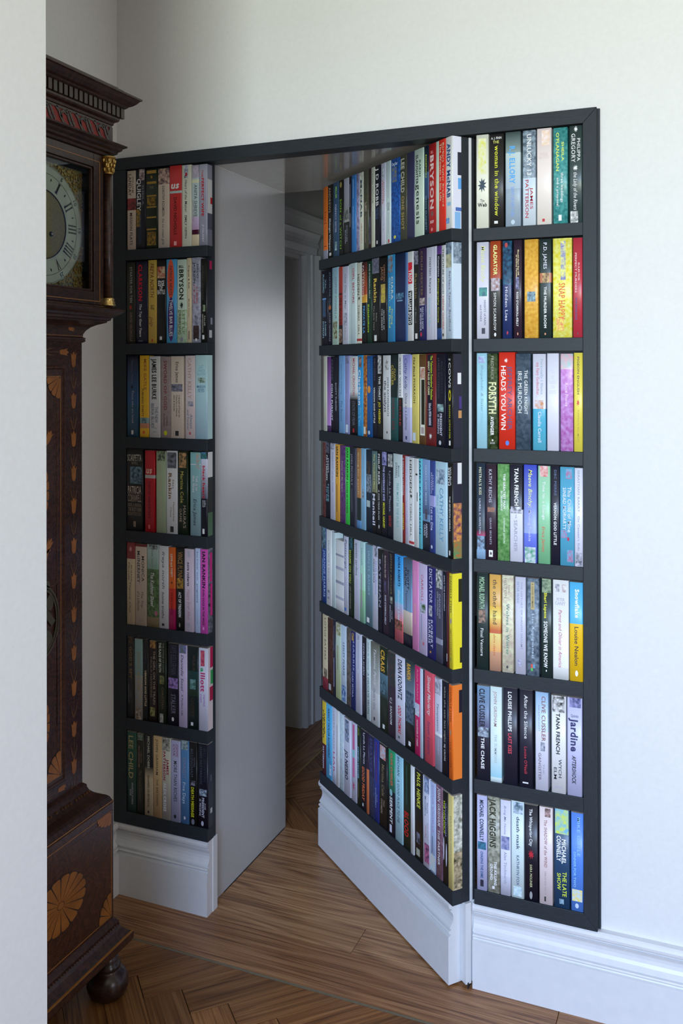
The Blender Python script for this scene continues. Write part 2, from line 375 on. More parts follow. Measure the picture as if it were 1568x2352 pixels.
# top rail of the black frame
struct(MB().prism([(XL + .001, 1.7885), (-0.2514, 1.7885), (-0.2242, 1.818), (XL + .001, 1.818)], lambda u, v, h: (u, -h, v), -0.0446, 0.0).build('trim_10', BLACK, bevel=.0008))
def shelves(root, fn, s0, s1):
    for k in range(6):
        za, zb = ZROW[k][1], ZROW[k + 1][0]
        b = MB(); b.prism([(s0, 0), (s1, 0), (s1, DEP), (s0, DEP)], lambda u, v, h: fn(u, v, h), zb, za); b.build('shelf', BLACK, root, bevel=.0008)
# left fixed bookcase
LX0, LX1 = -1.3485, -1.117
bl = tag(empty('bookcase', (-1.25, 0.02, 0.1775)), 'narrow black bookcase between the tall clock and the open doorway', 'bookcase', 'black bookcases either side of the doorway')
fx = lambda u, v, h: (u, v, h)
MB().box(XL + .0012, LX0, 0.0, 0.0400, 0.1775, 1.7880).build('stile', BLACKV, bl, bevel=.0008)
MB().box(LX0, LX1, 0.0, DEP, 0.1775, 0.2088).build('bottom_rail', BLACK, bl, bevel=.0008)
MB().box(LX0, LX1 - 0.002, DEP, 0.0400, 0.1775, 1.7880).build('back_panel', BLACKV, bl)
shelves(bl, fx, LX0, LX1)
# right fixed bookcase
RX0, RX1 = -0.4745, -0.2512
br = tag(empty('bookcase', (-0.35, 0.02, 0.1775)), 'black bookcase framed into the white wall beside the door hinges', 'bookcase', 'black bookcases either side of the doorway')
MB().prism([(RX1, 0.2090), (-0.2242, 0.1775), (-0.2242, 1.8178), (RX1, 1.7883)], lambda u, v, h: (u, -h, v), -0.0285, 0.0).build('stile', BLACKV, br, bevel=.0008)
MB().prism([(RX0, 0.1775), (-0.2244, 0.1775), (RX1 - .0001, 0.2088), (RX0, 0.2088)], lambda u, v, h: (u, -h, v), -DEP, 0.0).build('bottom_rail', BLACK, br, bevel=.0008)
MB().box(RX0 + .004, -0.2275, 0.0288, 0.0445, 0.1790, 1.7878).build('back_panel', BLACKV, br)
MB().box(-0.2240, -0.2192, 0.0105, 0.0178, 0.1790, 1.8170).build('gap_shade_strip', BLACKV, br)  # black strip stands in for the dark gap between frame and wall
shelves(br, fx, RX0, RX1)
# hinged bookcase door
A = R(40.34)
O = (-0.5277, -0.0148)                        # right front corner of its skirting
dr = (math.cos(A), -math.sin(A)); nb = (math.sin(A), math.cos(A))
DL = (O[0] - 0.619 * dr[0], O[1] - 0.619 * dr[1])   # left front end of the shelves
def fd(u, v, h): return (DL[0] + u * dr[0] + v * nb[0], DL[1] + u * dr[1] + v * nb[1], h)
DW = 0.637
bd = tag(empty('bookcase_door', fd(DW / 2, .03, 0.004)), 'hinged black bookcase door full of books, standing ajar', 'door')
def dbox(name, u0, u1, v0, v1, z0, z1, mt, bev=.0008):
    return MB().prism([(u0, v0), (u1, v0), (u1, v1), (u0, v1)], fd, z0, z1).build(name, mt, bd, bevel=bev)
shelves(bd, fd, 0.0, DW)
dbox('bottom_rail', 0.0, DW, 0.0, DEP, 0.1775, 0.2088, BLACK)
dbox('back_panel', 0.004, DW - .0005, DEP, 0.0440, 0.1778, 1.7840, BLACKV)
dbox('door_slab', 0.004, DW + .0004, 0.0442, 0.0508, 0.008, 1.7840, WHITE)
dbox('gap_shade_and_slab_back', 0.004, DW + .0002, 0.0510, 0.0575, 0.1785, 1.7840, BLACKV)  # black strip stands in for the shadowed gap on the hinge side
dbox('gap_shade_and_slab_back', 0.004, DW + .0002, 0.0510, 0.0575, 0.008, 0.1780, WHITE)
skp = [(d, z) for d, z in SK] + [(0.044, SK[-1][1]), (0.044, 0)]
MB().prism(skp, lambda d, z, h: fd(h, d, z + .0045), -0.009, 0.622).build('skirting', WHITE, bd)
dbox('edge_strip', 0.6225, 0.6425, 0.0300, 0.0440, 0.008, 0.1774, WHITE)

BOOKS = r"""
#L 1
3.2 29.0 dcb;m 35 50 422 a33;t 4 32 .12 .5 421 s LANDAY;t 7 28 .62 .85 875 s WILLIAM;t 53 94 .3 .65 322 s MISSION FLATS
29.0 57.5 112;p 0 14 .35 1 dcc 544;p 50 72 0 .5 b83 353;t 12 52 .08 .55 fff r QUIGLEY;t 20 45 .72 .9 99a r SHEILA;t 57 93 .35 .6 357 s BAD MOON RISING
57.5 92.7 121;q 2 6 .05 .95 a83;x 8 13 .35 .65 a83;q 16 19 .05 .95 a83;q 33 35 .05 .95 a83;p 36 46 .1 .9 320 a83;q 47 49 .05 .95 a83;q 60 62 .05 .95 a83;q 75 77 .05 .95 a83;p 79 96 .08 .92 431 a83;h 22 25 .3 .7 886 s THE
92.7 125.7 dcb;m 0 20 dba 423;g 70 100 dcb abb;t 22 60 .35 .6 334 r DOROTHY KOOMSON;t 63 96 .35 .6 556 c the ice cream girls
125.7 160.7 c33;b 31 34 bcc;h 20 28 .1 .85 eee i us;t 39 85 .35 .62 311 r DAVID NICHOLLS;q 93 98 .35 .6 eaa
160.7 187.9 ddc;p 0 16 .2 .7 345 dde;e 9 14 .35 .6 a23;t 18 58 .3 .6 344 c Heart of the Matter;t 62 90 .3 .55 344 r EMILY GIFFIN
187.9 208.2 bcc;m 0 16 cbc 99a;b 18 22 ddb;g 64 80 cbd b9b;b 80 86 402;b 86 100 dca;t 24 64 .35 .85 556 s ANITA SHREVE;t 44 70 .08 .28 a66 s LIGHT ON SNOW
208.2 231.2 aab;g 0 100 aab 667;B 0 18 99a;B 18 60 ddd;B 60 80 556;B 80 100 778;Q 40 48 .6 1 b12;t 7 16 .3 .55 b23 r THE;t 17 64 .3 .65 b12 b PERFECT WIFE;t 74 96 .4 .65 ccd r JP DELANEY
#L 2
1.5 27.8 221;e 53 58 .3 .65 a31;t 6 50 .4 .7 aaa s STARTER FOR TEN;t 62 97 .4 .7 976 s DAVID NICHOLLS
28.6 63.4 113;t 4 48 .2 .55 d12 b CLARKSON;t 52 92 .3 .5 ddd i The Top Gear Years;q 96 98 .2 .6 556
64.1 89.2 db5;p 54 60 .3 .8 432 db5;q 95 98 .4 .6 b42;t 4 45 .2 .75 743 c FREYA NORTH;t 68 80 .2 .7 964 c pip
89.2 116.0 111;p 8 22 0 1 a31 dca;h 25 31 .1 .9 eee b EDGE;h 31 36 .3 .7 eee b OF;h 36 41 .02 .98 eee b BATTLE;q 92 96 .3 .6 ddd
116.4 145.9 5ad;e 0 48 .05 .85 d53;e 45 98 .1 .85 426;t 8 43 .3 .6 334 r PATRICK NEATE;t 48 92 .3 .65 eee r TWELVE BAR BLUES
146.3 174.4 cdc;m 60 100 cdc 9b8;x 50 60 .2 .7 222;e 93 99 .3 .65 889;h 7 10 .15 .75 333 b BILL;t 12 48 .2 .7 222 b BRYSON;t 61 90 .1 .4 543 r DRIBBLING;t 61 90 .55 .85 786 r LITTLE
174.4 187.3 dca;t 8 36 .3 .7 433 s August & Rab;t 48 70 .35 .65 543 s Mollie Panter;q 86 96 .35 .65 765
187.9 212.6 99a;m 0 100 bbc 889;p 68 80 .3 .7 556 99a;p 80 96 .1 .9 211 433;t 6 30 .12 .4 112 r JACKSON;t 8 24 .6 .85 112 r DAVID;t 32 54 .12 .35 b33 r AT MY DOOR;t 34 54 .5 .75 b33 r A TAPPING;q 95 98 .4 .6 ddd
212.6 231.2 111;B 0 100 112;Q 2 12 .4 .9 b15;Q 70 78 .6 1 99a;Q 85 94 .3 .9 ccc;p 55 63 .3 .8 ab9 232;t 8 50 .2 .4 554 s JEFFREY ARCHER;t 68 80 .55 .8 bba s FALSE;t 66 88 .15 .4 bba s IMPRESSION;q 91 96 .2 .6 ddd
#L 3
2.1 35.1 124;g 0 60 112 258;g 60 100 257 233;x 36 42 .3 .6 112;t 5 35 .4 .6 668 s Victoria Hislop;t 43 83 .45 .65 aab s Those who are loved;q 92 97 .4 .6 ddd
39.5 66.1 eb2;b 76 83 8aa;p 76 83 .2 .8 345 8aa;b 83 89 c86;t 4 42 .5 .85 b74 s MIKE GAYLE;t 40 75 .2 .45 542 r TURNING THIRTY;e 92 96 .3 .65 d62
67.1 98.9 ddd;t 3 53 .25 .7 111 b JAMES LEE BURKE;t 58 88 .15 .45 678 r IBERIA BLUES;t 62 82 .55 .85 678 r THE NEW;p 88 94 .3 .7 667 ddd
100.1 128.5 a99;m 0 100 a99 988;t 5 66 .3 .65 822 s SWORD OF GOD;t 70 86 .25 .4 733 s KUZNESKI;t 74 85 .6 .75 643 s CHRIS;e 91 97 .3 .7 cc2
128.5 164.8 dcb;p 34 43 0 1 445 99a;t 7 32 .4 .65 543 s Erica James;t 47 75 .65 .78 765 i A Breath of Fresh Air;t 47 73 .42 .55 765 i Time for a Change;t 47 67 .2 .33 765 i Airs & Graces;q 91 97 .35 .65 222
169.5 197.2 dcc;p 55 61 .2 .9 679 cbb;t 3 52 .25 .65 b98 r CATHY KELLY;t 70 88 .5 .8 678 c Always;t 65 90 .15 .4 678 c and Forever;q 92 95 .4 .6 b44
197.2 231.2 bdd;g 0 100 bdd 9bd;B 0 100 cee;h 12 16 .3 .7 8bc r LAST;h 17 20 .15 .85 8bc r CHANCE;h 21 24 .1 .9 8bc r SALOON;p 27 33 .2 .9 363 cdd;h 36 39 .1 .9 47a s MARIAN;h 40 44 .2 .8 47a s KEYES
#L 4
0.6 49.7 111;p 21 42 .2 1 79a 123;h 6 14 .03 .97 bba s SCARPETTA;h 15 18 .3 .7 987 s NOVELS;h 45 54 .05 .95 cba s PATRICIA;h 55 64 .05 .95 a98 s CORNWELL;h 66 70 .05 .95 987 s CRUEL & UNUSUAL;h 71 76 .08 .95 987 s THE BODY FARM;h 77 81 .05 .95 876 s FROM POTTER'S FIELD;q 88 95 .42 .58 876
54.0 83.4 b12;b 30 34 bbb;h 20 28 .1 .8 eba i us;t 38 83 .35 .6 512 r DAVID NICHOLLS;q 91 96 .35 .55 d66
86.3 114.8 ab9;p 0 12 .1 1 222 9a8;t 16 50 .35 .6 cb9 s Jane Smiley;t 54 82 .35 .6 cb9 s Good Faith
115.5 147.8 ddd;p 2 21 .05 1 333 889;t 27 58 .18 .5 864 b Rankin;t 35 45 .6 .75 864 r Ian;t 62 85 .65 .8 876 r Fleshmarket;t 68 80 .35 .5 876 r Close;q 91 98 .35 .7 222
147.8 177.6 121;p 2 20 .1 .9 c96 232;t 24 62 .25 .6 ba5 s Martina Cole;t 65 92 .55 .85 987 r MAURA'S;t 69 85 .15 .4 987 r GAME
182.2 212.1 8bb;g 0 100 8bb 99a;b 14 15 ddd;p 1 20 .6 1 b98 8bb;t 28 46 .55 .8 ddd s Tell it to;t 28 48 .2 .45 ddd s the Skies;t 56 88 .3 .65 334 c Erica James
212.1 231.2 112;p 0 8 0 1 263 58b;g 8 55 dde 556;B 0 30 eee;B 30 72 333;B 72 100 575;t 16 55 .25 .7 b12 b black heart;t 57 65 .6 .8 eee b mike;t 57 65 .25 .45 eee b nicol;q 91 97 .2 .6 ddd
#L 5
0.6 24.9 dca;b 0 20 833;x 4 12 .2 .8 d99;t 27 48 .55 .75 654 c Katie;t 24 46 .15 .4 654 c Fforde;t 48 86 .3 .55 654 c Thyme Out
25.4 59.4 dcb;b 0 3 722;t 8 48 .15 .42 444 s McINERNEY;t 14 46 .6 .85 444 s MONICA;t 58 78 .55 .75 765 c The Trip;t 58 82 .15 .4 765 c of a Lifetime;q 92 97 .3 .7 a98
59.8 93.4 575;g 0 30 bcc 8a9;m 30 100 342 685;b 88 100 875;p 0 6 .1 1 322 abb;t 6 28 .4 .6 899 s Rosie Thomas;t 34 75 .3 .65 eee c The Kashmir Shawl;e 80 86 .7 1 b68
93.4 121.9 ddd;t 7 52 .35 .65 567 c freya north;t 56 88 .3 .6 223 c home truths;q 94 97 .3 .6 223
122.2 141.5 d62;b 0 50 d62;b 50 75 c32;b 75 100 a15;t 8 36 .3 .65 edc b LOVE and THEFT;t 41 45 .3 .7 222 b +;t 55 82 .3 .65 611 r STAN PARISH
142.2 166.5 111;p 38 50 .05 .95 da4 211;t 6 38 .2 .85 974 b VINCE FLYNN;t 54 84 .3 .65 eee b ACT OF TREASON;x 90 97 .3 .6 998
166.5 192.6 dcd;q 2 10 .35 .65 bbc;t 16 45 .3 .6 334 i nora roberts;t 49 86 .3 .65 b89 c Happy Ever After;q 90 95 .3 .6 99a
196.5 210.3 cdf;t 4 38 .35 .6 557 s Best Friends' Guide;t 42 65 .3 .65 334 s pregnancy;t 72 90 .35 .6 7ac s Vicki Iovine
210.3 230.8 d5b;M 0 100 889 222;Q 5 40 .4 .9 d28;Q 42 80 .5 .95 d28;t 3 46 .25 .75 112 b IAN RANKIN;t 48 90 .3 .6 413 b EVEN DOGS IN THE WILD;e 92 96 .3 .6 d8c
#L 6
0.6 22.9 222;p 0 8 .2 .8 864 221;t 12 52 .35 .75 974 s GOD'S SPY;t 58 82 .15 .35 777 s Gomez-Jurado;t 66 75 .5 .65 777 s Juan
23.4 47.3 8aa;m 45 100 ba8 9ab;p 86 100 .1 .9 432 cba;t 16 65 .35 .75 a97 s JEFFREY ARCHER
48.0 64.7 111;t 38 82 .3 .7 dca b VERNON GOD LITTLE;t 8 30 .35 .65 334 b DBC PIERRE
64.7 89.4 211;p 0 9 .1 .9 c95 421;p 82 93 .1 .8 aa6 332;t 12 78 .55 .85 a98 r THE GIRL ON THE TRAIN;t 20 70 .15 .4 876 r PAULA HAWKINS
90.1 115.5 121;p 42 52 .2 .8 a95 254;p 88 99 .2 .7 ccb 777;t 2 38 .1 .4 ddc b THE PLACE OF TRUTH;t 2 38 .6 .8 998 s THE STONE OF LIGHT;t 56 82 .45 .75 764 s CHRISTIAN;t 64 75 .2 .38 443 s JACQ
118.6 150.1 112;p 42 55 0 1 b9d 426;t 2 38 .25 .85 445 b FAYE KELLERMAN;t 62 86 .3 .75 778 s STALKER;e 90 95 .35 .6 ddd
150.1 174.1 dce;p 0 10 0 1 676 88c;t 12 56 .25 .6 334 c Danielle Steel;t 60 86 .3 .55 556 s A Perfect Life
174.1 205.3 122;g 30 60 244 232;p 40 52 .2 .8 8bb 354;t 10 30 .5 .75 543 s WILBUR;t 62 86 .35 .65 432 s QUEST;q 92 96 .3 .55 ddd
205.3 231.2 dde;B 0 100 edd;Q 0 25 .4 1 c15;Q 28 45 .5 1 3a5;Q 48 65 .3 1 b14;p 3 22 .2 .7 a15 d67;t 24 29 .2 .65 2a6 b a;t 30 53 .2 .75 c37 b lliott;t 56 70 .55 .8 a6b r married;t 56 66 .15 .38 a6b r man
#L 7
0.6 28.9 132;g 0 100 254 122;t 5 58 .15 .7 ba7 r LEE CHILD;t 63 90 .5 .7 aab b WORTH DYING;t 72 80 .25 .45 aab b FOR
29.7 51.3 221;p 0 8 0 1 898 344;t 15 42 .15 .4 a87 s MOORHOUSE;t 22 36 .55 .75 a87 s HELEN;t 45 85 .3 .7 764 c The Dead Summer
51.3 76.7 dca;b 0 40 222;g 40 55 333 dca;t 3 42 .35 .65 ddc r MICHAEL DOBBS;t 50 90 .35 .6 432 r WHISPERS OF BETRAYAL;q 94 97 .35 .6 333
76.7 102.3 db8;t 4 48 .3 .6 654 s JOHN GRISHAM;t 53 85 .35 .6 654 s THE BRETHREN
102.3 127.7 aa9;g 0 100 ddc 988;p 0 16 0 1 ddc 444;t 17 52 .1 .4 a23 b PATTERSON;t 26 45 .55 .85 a23 b JAMES;t 55 90 .15 .5 eee b ALEX CROSS
127.7 154.8 bbd;t 4 20 .6 .85 a36 c JOSEPHINE;t 5 20 .2 .5 a47 c COX;t 25 75 .3 .7 445 s MORE THAN RICHES;e 91 96 .3 .6 223
155.3 177.9 58b;p 0 11 0 1 bcc 356;t 20 46 .2 .7 99a s KENNEDY;t 50 76 .2 .65 cde s Five Days;x 90 96 .3 .7 dde
179.1 201.5 111;p 46 52 .1 .8 99a 222;t 8 42 .1 .5 556 s BILLINGHAM;t 18 30 .6 .8 667 s MARK;t 54 90 .2 .6 dd2 b DEATH MESSAGE;e 92 99 .2 .7 778
202.7 231.2 112;B 0 100 112;Q 78 84 .4 .8 ccc;Q 38 46 .4 .7 556;p 54 62 .1 .95 bcd 234;t 5 45 .6 .85 334 s BILL CLINTON;t 3 48 .2 .4 556 s JAMES PATTERSON;t 64 88 .4 .65 ccd b PRESIDENT;t 66 86 .1 .3 ccd s IS MISSING;t 70 78 .72 .85 ccd s THE;e 92 98 .3 .6 bbc
#R 1
5.6 32.5 eed;p 4 42 .12 .88 dd6 eed;x 46 62 .05 .95 345;h 69 72 .3 .7 111 s The;h 73 77 .05 .95 111 b Web
34.0 64.5 222;h 3 5.5 .05 .9 ddd r A. J. FINN;h 7 10 .2 .7 cc6 r THE;t 12 88 .35 .7 dd3 s woman in the window;q 93 96 .3 .6 ddd
67.2 99.4 9ab;g 0 22 455 899;g 22 60 bcc abc;t 15 55 .25 .65 5ae b R.J. ELLORY;t 58 90 .35 .6 79d r SAINTS OF NEW YORK;e 93 98 .35 .65 bcd
102.7 130.0 9ab;m 0 55 567 abc;g 50 100 cde eee;t 4 47 .3 .7 eee r UNLUCKY 13;t 52 92 .15 .45 a13 r PATTERSON;t 60 83 .6 .85 a13 r JAMES
131.7 161.8 eee;g 0 100 fee eed;p 2 18 .3 .95 eca fee;h 25 28 .2 .8 dcc s BARBARA;h 28.5 31.5 .1 .9 dcc s BRADFORD;q 94 97 .35 .55 b12
164.6 193.9 398;m 0 100 277 5aa;t 5 45 .15 .4 de6 r O'FLANAGAN;t 15 35 .6 .8 de6 r SHEILA;t 47 78 .55 .75 eee s three weddings;t 52 82 .2 .4 eee s and a proposal;q 91 97 .35 .6 eee
196.6 223.0 344;x 0 7 .3 .7 eee;x 40 47 .2 .7 eee;p 88 100 0 .7 eee 344;t 8 38 .1 .45 ddd s GREGORY;t 13 37 .62 .9 ddd s PHILIPPA;t 48 87 .3 .65 ddd c the Lady of the Rivers
#R 2
6.3 32.5 dde;p 47 56 .15 .95 5a9 357;t 4 42 .35 .8 dd9 c Maeve Binchy;t 60 86 .65 .82 557 s NIGHTS of RAIN;t 65 82 .25 .4 557 s and STARS;q 89 95 .4 .75 334
34.7 57.9 333;b 0 39 a42;p 38 51 0 1 ccd 842;t 4 35 .3 .7 ee9 b GLADIATOR;t 53 92 .3 .6 ddd s SIMON SCARROW;e 94 98 .35 .6 ddd
60.6 80.9 236;m 0 45 368 124;t 47 82 .25 .6 dde s Hidden Lies;x 92 97 .4 .7 b23;e 2 7 .2 .6 a33
83.6 101.6 323;p 38 50 .2 .7 99b 336;t 10 36 .5 .7 eda b Should Have Got Off;t 15 38 .25 .42 eda b at Sydney Parade;t 53 88 .3 .6 ddd b ROSS O'CARROLL-KELLY;e 94 97 .4 .6 c86
105.9 134.9 eb4;m 0 100 fc5 d93;p 53 63 .15 .85 9bc 345
137.0 161.4 233;b 34 44 b75;p 34 44 .2 .9 ec8 643;t 3 30 .3 .65 dde s P.D. JAMES;t 48 90 .35 .6 eee b THE MURDER ROOM;q 95 97 .4 .55 c86
163.5 202.2 ee3;m 0 100 ed2 ff9;p 3 42 .4 .7 77b ee8;p 80 93 .15 .6 d44 ee6;t 45 82 .3 .65 d62 s SNAP HAPPY
203.7 223.0 b34;t 15 55 .12 .35 ecc r PERFECT MURDERS;t 25 43 .55 .75 ecc r RULES FOR;t 60 82 .15 .4 447 b SWANSON;q 95 97 .4 .55 523
#R 3
5.8 28.5 ade;p 3 10 .1 .9 97b ade;t 12 62 .4 .7 79a c Shopaholic & Sister;t 63 88 .35 .65 8bc r SOPHIE KINSELLA
29.1 50.7 453;m 0 100 564 231;t 2 28 .3 .65 998 s FREDERICK;t 30 63 .05 .95 dda b FORSYTH;t 66 86 .25 .65 eee b AVENGER;e 90 92 .4 .6 eee;h 93 95 .2 .8 bbb s BANTAM
52.8 87.4 d32;x 6 11 .3 .6 fff;t 14 80 .1 .42 fff r HEADS YOU WIN;t 14 80 .55 .85 547 r JEFFREY ARCHER;e 91 96 .4 .65 47d
87.8 119.2 456;m 0 100 345 567;t 18 62 .1 .4 eee s IRIS MURDOCH;t 17 63 .6 .85 eee s THE GREEN KNIGHT
122.6 149.7 dde;g 57 100 4ac 8de;p 48 57 .1 .9 c85 dde;t 5 42 .65 .85 9ab s Personally I Blame;t 9 45 .25 .5 c67 s my Fairy Godmother...;t 60 92 .4 .7 eef s Claudia Carroll
151.7 175.8 eef;h 17 20 .35 .65 ccd s SO;h 23 26 .35 .65 ccd s HE;h 28 31 .1 .9 ccd s TAKES;h 33 36 .3 .7 ccd s THE;h 38 41.5 .15 .85 ccd s DOG
178.4 203.9 c8c;m 0 16 ebc acc;m 16 100 b6b dae;t 30 54 .35 .65 fdf s Katie Fforde
204.9 223.0 ed5;x 47 55 .2 .7 c43;t 4 42 .35 .65 432 r PIGEON ENGLISH;t 58 90 .4 .6 a93 s STEPHEN KELMAN
#R 4
5.1 24.9 234;g 70 76 323 a36;p 76 90 0 1 9bd 334;b 90 100 8ac;t 4 33 .25 .6 ddb s MISTRAL'S KISS;t 37 74 .25 .5 ccd s LAURELL K. HAMILTON
24.9 48.3 323;p 45 50 .1 .9 b65 465;t 5 40 .25 .6 bbc s KATHY REICHS;t 56 84 .35 .55 aab s GRAVE SECRETS;q 90 97 .25 .7 eee;x 91 96 .32 .63 323
49.7 74.9 6a6;m 0 100 484 8b7;t 10 46 .5 .72 eee b THE GREATEST MAN;t 28 48 .25 .42 eee b IN CEDAR HOLE;t 56 82 .5 .68 ded r STEPHANIE DOYON
75.3 102.6 223;b 46 100 eef;p 43 50 0 1 eef 223;t 3 42 .35 .7 eee b TANA FRENCH;t 57 90 .3 .6 99a r SEARCHER;t 51 55 .4 .55 99a r THE
104.0 131.1 67d;g 0 70 45c 9ad;p 84 100 0 1 497 dde;t 5 44 .35 .7 ee9 c Maeve Binchy:;t 46 78 .35 .6 cce s Minding Frankie
133.1 158.2 6c8;g 0 100 adb 3a5;p 0 11 .1 .9 c54 ecc;t 16 55 .35 .62 eee s Time for a Change;t 62 88 .3 .6 c53 c Erica James
159.2 176.8 223;t 4 30 .35 .7 457 b DBC PIERRE;t 37 80 .3 .7 ddd b VERNON GOD LITTLE
177.2 205.9 5ac;p 2 12 .4 .9 a58 5ac;p 64 72 0 .5 a58 5ac;p 84 96 .5 1 a47 5ac;e 71 75 .5 .7 a25;t 20 66 .55 .85 eef s This Child of Mine;t 21 64 .15 .42 eef s SINEAD MORIARTY
205.9 223.0 eef;p 86 100 0 1 445 bbc;t 2 45 .35 .65 99a s SEBASTIAN BARRY;t 49 84 .35 .65 88a s On Canaan's Side
#R 5
5.5 30.8 233;p 38 52 .1 .8 a87 233;t 4 37 .2 .7 9b9 b MICHAEL RIDPATH;t 57 86 .3 .6 ddd s Final Venture
32.3 57.1 ea4;b 0 33 da5;g 33 45 eb4 fe8;g 45 58 fd7 c63;b 58 61 c64;g 61 80 ed8 ea6;g 80 100 c97 668;t 5 52 .3 .7 543 s the other hand;t 62 84 .35 .55 c63 r chris cleave
58.6 83.3 ddb;m 0 100 eec cba;t 3 24 .15 .4 987 s HILTON;t 10 18 .6 .75 987 s Lisa;t 29 82 .35 .65 587 s Wolves in Winter;x 92 97 .3 .6 334
86.0 108.4 ccd;t 5 74 .55 .75 99b s THE HISTORY OF DANISH DREAMS;t 5 27 .1 .35 89b s PETER HOEG;p 85 92 .2 .6 88a ccd
110.1 135.9 678;m 0 100 456 89a;q 4 32 .3 .65 ba7;t 5 30 .4 .55 432 s A GOOD WOMAN;t 36 82 .4 .65 bcd s Lisa Appignanesi;q 88 92 .3 .5 c54;q 88 92 .5 .7 59b;q 92 95 .3 .5 5b5
139.0 161.9 233;p 0 14 0 1 354 9a8;t 14 40 .25 .55 dd3 b Shari Lapena;t 43 90 .2 .6 eee b SOMEONE WE KNOW;e 92 94 .4 .55 ddd
162.6 194.9 eee;g 88 100 ddd 9cb;p 4 12 .1 .4 336 eee;p 4 12 .6 .9 855 eee;h 18 21 .2 .8 aab s PETER;h 22 25 .1 .85 aab s CAREY;t 30 88 .35 .6 b57 c Parrot and Olivier in America
195.9 222.9 5be;b 42 100 fc2;t 7 36 .4 .75 fff b Snowflake;t 45 84 .35 .7 322 r Louise Nealon;e 89 95 .4 .65 fff
#R 6
5.9 32.9 345;g 0 45 79b 557;p 44 54 0 1 bcd 334;b 54 100 223;t 3 44 .15 .65 112 b CLIVE CUSSLER;t 55 88 .3 .6 eee b THE CHASE
33.6 58.6 dee;g 70 95 dee 9cd;t 5 42 .3 .6 a88 s JOHN GRISHAM;t 50 80 .35 .6 abb s THE SUMMONS
61.7 91.3 223;t 4 45 .3 .6 eee b LOUISE PHILLIPS;t 47 68 .3 .6 c45 b LAST KISS
94.4 122.5 223;t 5 50 .35 .65 eee s After the Silence;t 58 86 .35 .6 b34 s Louise O'Neill;q 94.5 96 .2 .7 ddd
127.1 153.8 9bd;g 0 40 9bd def;g 40 100 eef dde;p 51 60 .4 .8 345 dde;t 4 50 .5 .85 855 r CLIVE CUSSLER;t 13 40 .2 .3 88a r AND JUSTIN SCOTT;t 62 90 .2 .45 767 r GANGSTER;t 73 83 .6 .75 99a r THE
159.5 188.9 eee;p 0 17 0 1 111 eee;t 18 60 .3 .6 112 b TANA FRENCH;t 65 84 .5 .75 334 r WYCH;t 74 86 .12 .35 334 r ELM;h 93 95 .2 .8 aab s PENGUIN
190.9 220.9 cce;p 0 10 .1 1 336 99c;h 17 20 .2 .8 557 r Quintin;t 21 55 .2 .75 336 b Jardine;t 59 88 .3 .6 334 i AFTERSHOCK
#R 7
5.0 27.5 bbd;p 49 57 0 1 48a 245;t 5 48 .25 .7 234 b MICHAEL CONNELLY;t 59 87 .35 .65 358 b CHASING THE DIME;q 89 96 .3 .7 223
28.2 54.0 aa9;m 0 100 bba 776;t 2 53 .1 .7 332 b JACK HIGGINS;t 67 92 .55 .8 eee b THE KILLING;t 70 87 .15 .4 eee b GROUND;q 93 96 .35 .6 ddd
54.6 76.7 dde;g 80 100 ccd 889;p 38 52 0 1 569 aac;t 6 36 .35 .6 88a c Bring Me Home;t 54 88 .35 .65 99a s Alan Titchmarsh
77.3 104.1 dee;p 1 13 .1 1 356 cde;p 88 98 .1 .9 9bc dee;t 16 50 .4 .7 235 r death mask;t 56 87 .4 .65 457 r KATHRYN FOX
104.7 132.8 112;x 46 57 .2 .75 b23;t 4 43 .35 .6 ddd b The Whispering City;t 62 86 .38 .58 cc9 s SARA MOLINER;e 90 98 .35 .6 999
134.8 162.5 edd;p 1 10 .4 .9 432 caa;t 13 62 .35 .6 966 s The SHADOW of the WIND;t 66 90 .38 .52 a99 s CARLOS RUIZ ZAFON;q 92 97 .35 .5 333
164.6 196.0 246;p 0 25 0 1 7bd de4;t 27 53 .12 .42 fff b CONNELLY;t 30 55 .5 .8 fff b MICHAEL;t 63 88 .55 .85 de4 r THE LATE;t 65 82 .15 .42 de4 r SHOW;p 91 96 .3 .65 9bc 246
198.0 223.0 58d;p 78 90 0 1 cde ed4;t 4 44 .5 .8 9ce s MIKE GAYLE;t 40 76 .15 .38 9ce r DINNER FOR TWO;e 92 97 .3 .65 cdf
#D 1
23.2 48.6 e72;b 88 100 889;q 35 36 .2 .9 832;q 50 51 .2 .9 832;q 82 83 .1 .9 832;t 38 48 .3 .7 832 s TEA
48.6 81.4 111;t 3 38 .2 .6 987 s ANDREWS;t 46 90 .3 .6 ddd s Midnight Whispers;q 93 97 .3 .7 ccc
83.2 116.9 245;g 0 100 357 234;p 80 92 .3 .7 acc 345;t 6 22 .4 .7 8b5 b MILLER;t 30 68 .35 .6 cce r PERFECT SISTER
116.9 141.1 111;e 2 10 .2 .8 874;t 25 92 .2 .7 7a3 s SON of a WITCH
142.7 172.3 999;g 0 55 bbc 777;b 58 100 222;p 42 55 .2 .9 222 888;t 62 84 .55 .75 aab s COLUM;t 68 86 .2 .4 aab s McCANN
172.3 187.1 112;q 10 40 .35 .6 889;q 48 66 .35 .6 99a
187.1 210.0 37b;q 5 30 .35 .5 8ad;q 40 70 .35 .5 8ad
210.0 227.0 99b;m 0 100 aac 768
227.0 249.7 ddc;p 4 12 .2 .8 444 ddc;t 10 58 .25 .7 345 b McNAB;t 66 92 .45 .7 a66 s EMERGENCY
249.7 274.5 443;m 0 100 443 554;p 40 52 .2 .8 a98 332;q 58 92 .4 .55 876
274.5 289.1 322;p 60 95 0 1 556 322
289.1 307.4 ccb;t 8 45 .3 .65 776 s JOHN GRISHAM;q 55 92 .4 .55 897
